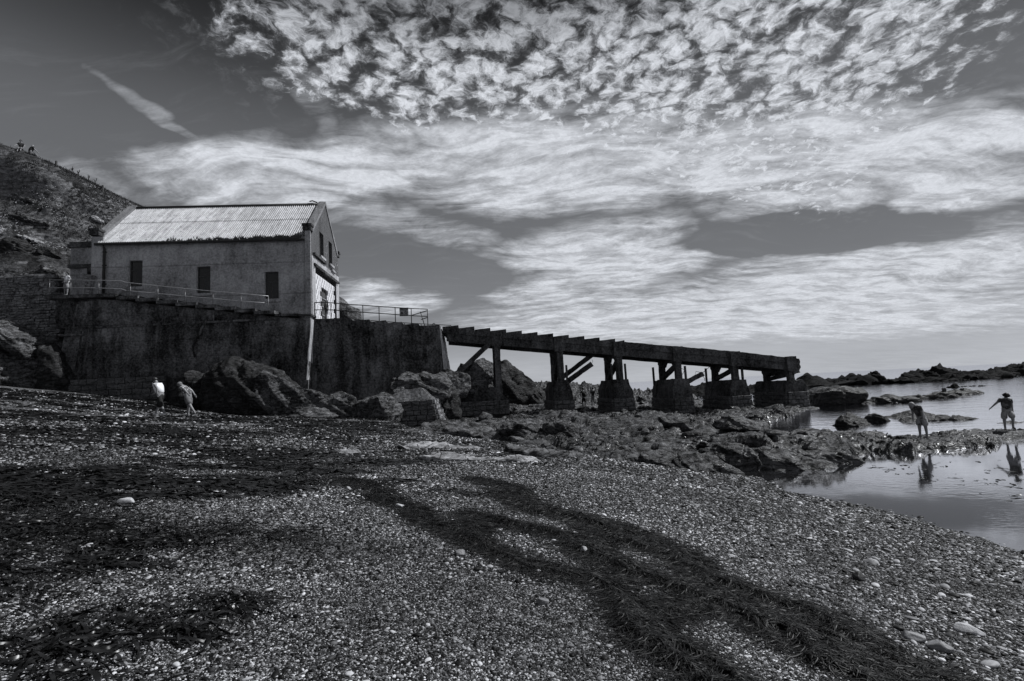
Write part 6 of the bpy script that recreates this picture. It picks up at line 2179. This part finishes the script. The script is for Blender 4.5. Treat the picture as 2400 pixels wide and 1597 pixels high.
    if wear.get('hair'):
        p = d * np.array([0.115, 0.108, 0.118]) * k
        p = np.where((p[:, 0] > 0.03 * k)[:, None] & (p[:, 2] < 0.045 * k)[:, None], p * 0.72, p)
        p[:, 2] = np.maximum(p[:, 2], (-0.06 - wear.get('long', 0)) * k)
        p = p + np.random.RandomState(3).normal(0, 0.003 * k, p.shape)
        p = p @ np.array(R).T + np.array(J['hm'] + rot((-0.012 * k, 0, 0.022 * k), hd_a))
        me = bpy.data.meshes.new('hair')
        fast_mesh(me, p, f)
        child('hair', me, wear['hair'])
    if wear.get('hat'):
        p = d * np.array([0.120, 0.112, 0.115]) * k
        p[:, 2] = np.maximum(p[:, 2], 0.02 * k)
        rim = wear.get('brim', 'peak')
        low = p[:, 2] <= 0.021 * k
        if rim == 'peak':
            fr2 = low & (p[:, 0] > 0.05 * k)
            p[fr2, 0] += 0.075 * k * (p[fr2, 0] / (0.12 * k))
            p[fr2, 2] -= 0.012 * k
        else:
            p[low, :2] *= 1.28
            p[low, 2] -= 0.02 * k
        p = p @ np.array(R).T + np.array(J['hm'] + rot((-0.005 * k, 0, 0.018 * k), hd_a))
        me = bpy.data.meshes.new('hat')
        fast_mesh(me, p, f)
        child('hat', me, wear['hat'])
    if wear.get('glasses'):
        mb = MB()
        c = J['hm'] + rot((0.095 * k, 0, 0.012 * k), hd_a)
        mb.box(c.x - 0.01 * k, c.x + 0.008 * k, c.y - 0.065 * k, c.y + 0.065 * k, c.z - 0.02 * k, c.z + 0.018 * k)
        o = mesh_obj('sunglasses', mb.v, mb.f, 'cloth_black', root)
    if wear.get('bag'):
        c = J['che'].lerp(J['pel'], 0.45) + rot((-0.20 * k, 0, 0), lean)
        q, f = rock_geo((0.09 * k, 0.13 * k, 0.19 * k), 5, sub=3, cuts=0, rough=0.05, bed=0)
        me = bpy.data.meshes.new('rucksack')
        fast_mesh(me, q @ np.array(Matrix.Rotation(lean, 3, 'Y')).T + np.array(c), f)
        child('rucksack', me, wear['bag'])
    return root


PI = math.pi
x, y = -15.75, 22.85
person('woman in white top and cropped black trousers stepping left with one arm out', (x, y, bz1(x, y)), PI - 0.15, 1.74,
       dict(lean=16, curl=8, head=8, armL=(-48, 10, 40), armR=(40, 12, 14), legL=(-20, 6), legR=(26, 8), footL=-14),
       dict(shirt='cloth_white', sleeve=0.35, trousers='cloth_black', leg=1.35, cuff=0.10, shoes='cloth_white', hair='hair_dark', glasses=1), stout=1.12)
x, y = -14.45, 22.75
person('stooping walker in patterned shirt and shorts following the woman in white', (x, y, bz1(x, y)), PI - 0.1, 1.66,
       dict(lean=22, curl=14, head=24, armL=(-58, 10, 14), armR=(-50, 14, 20), legL=(-26, 10), legR=(8, 2), footL=-16),
       dict(shirt='cloth_pattern', sleeve=0.75, trousers='cloth_grey', leg=0.92, cuff=0.12, shoes='cloth_grey', hair='hair_grey'), stout=1.28)
p = W(-16.62, -1.0, 9.66)
person('person in bright white tee shirt standing behind the landward railing', (p.x, p.y, p.z - 0.01), -PI / 2 - 0.35, 1.68,
       dict(lean=-3, head=-12, armL=(-14, 34, 60), armR=(-10, 30, 60), foreL=-25, foreR=-25, legL=(0, 0), legR=(2, 2)),
       dict(shirt='cloth_white', sleeve=0.45, trousers='cloth_mid', leg=0.95, cuff=0.11, shoes='cloth_grey', hair='hair_dark'), stout=1.2)
x, y = 14.38, 18.42
person('child in dark tee shirt and cap stooping over the rock pool', (x, y, sz1(x, y) - 0.02), PI + 0.25, 1.40,
       dict(lean=22, curl=18, head=34, armL=(-8, 10, 14), armR=(-16, 10, 14), legL=(-3, 1), legR=(3, 2)),
       dict(shirt='cloth_tee', sleeve=0.7, trousers='cloth_shorts', leg=0.95, cuff=0.12, hat='hair_fair', hair='hair_fair', long=0.03), stout=1.18)
x, y = 18.19, 19.23
person('child in dark sun hat and pale shorts stepping with an arm held out', (x, y, sz1(x, y) - 0.02), -PI / 2 - 0.5, 1.38,
       dict(lean=8, curl=8, head=22, armR=(16, 48, 2), foreR=46, armL=(-16, 4, 16), foreL=2, legL=(34, 56), legR=(-3, 2), footL=-10),
       dict(shirt='cloth_tee', sleeve=0.7, trousers='cloth_shorts', leg=0.98, cuff=0.12, hat='cloth_black', brim='round', hair='hair_dark', shoes='cloth_dark'), stout=1.2)
for lab, x, z, rz, wear, hh in (
        ('seated figure with dark curly hair on the headland skyline', -49.25, 28.45, -PI / 2 + 0.5, dict(shirt='cloth_dark', sleeve=0.8, trousers='cloth_grey', leg=1.6, hair='hair_dark', long=0.08, bag='cloth_white'), 1.75),
        ('seated bald figure in a black top on the headland skyline', -48.45, 28.1, PI / 2 - 0.3, dict(shirt='cloth_black', sleeve=0.7, trousers='cloth_grey', leg=1.6), 1.95)):
    p = hill_near(x, z, 165, 190)
    person(lab, (p[0], p[1], p[2] + 0.12), rz, hh, dict(sit=1, lean=12, head=0, armL=(20, 26, 30), armR=(20, 26, 30), legL=(85, 60), legR=(80, 62)), wear, group='pair seated on the headland', stout=1.2)
x, y = 5.85, 43.9
person('dark dressed person standing with hands on hips beyond the second pier', (x, y, sz1(x, y) - 0.02), PI / 2 + 0.3, 1.74,
       dict(lean=2, armL=(-6, 38, 20), armR=(-6, 38, 20), foreL=-30, foreR=-30, legL=(2, 2), legR=(-3, 2)),
       dict(shirt='cloth_black', sleeve=0.6, trousers='cloth_black', leg=0.95, cuff=0.10, hair='hair_dark', bag='cloth_black', shoes='cloth_dark'))
x, y = 6.9, 45.6
person('second person standing just right of the dark dressed one beneath the slipway', (x, y, sz1(x, y) - 0.02), PI / 2 - 0.4, 1.72,
       dict(lean=6, head=10, armL=(10, 20, 40), armR=(-6, 16, 30), legL=(6, 4), legR=(-10, 4)),
       dict(shirt='cloth_dark', sleeve=0.5, trousers='cloth_mid', leg=1.3, hair='hair_dark', shoes='cloth_white'))
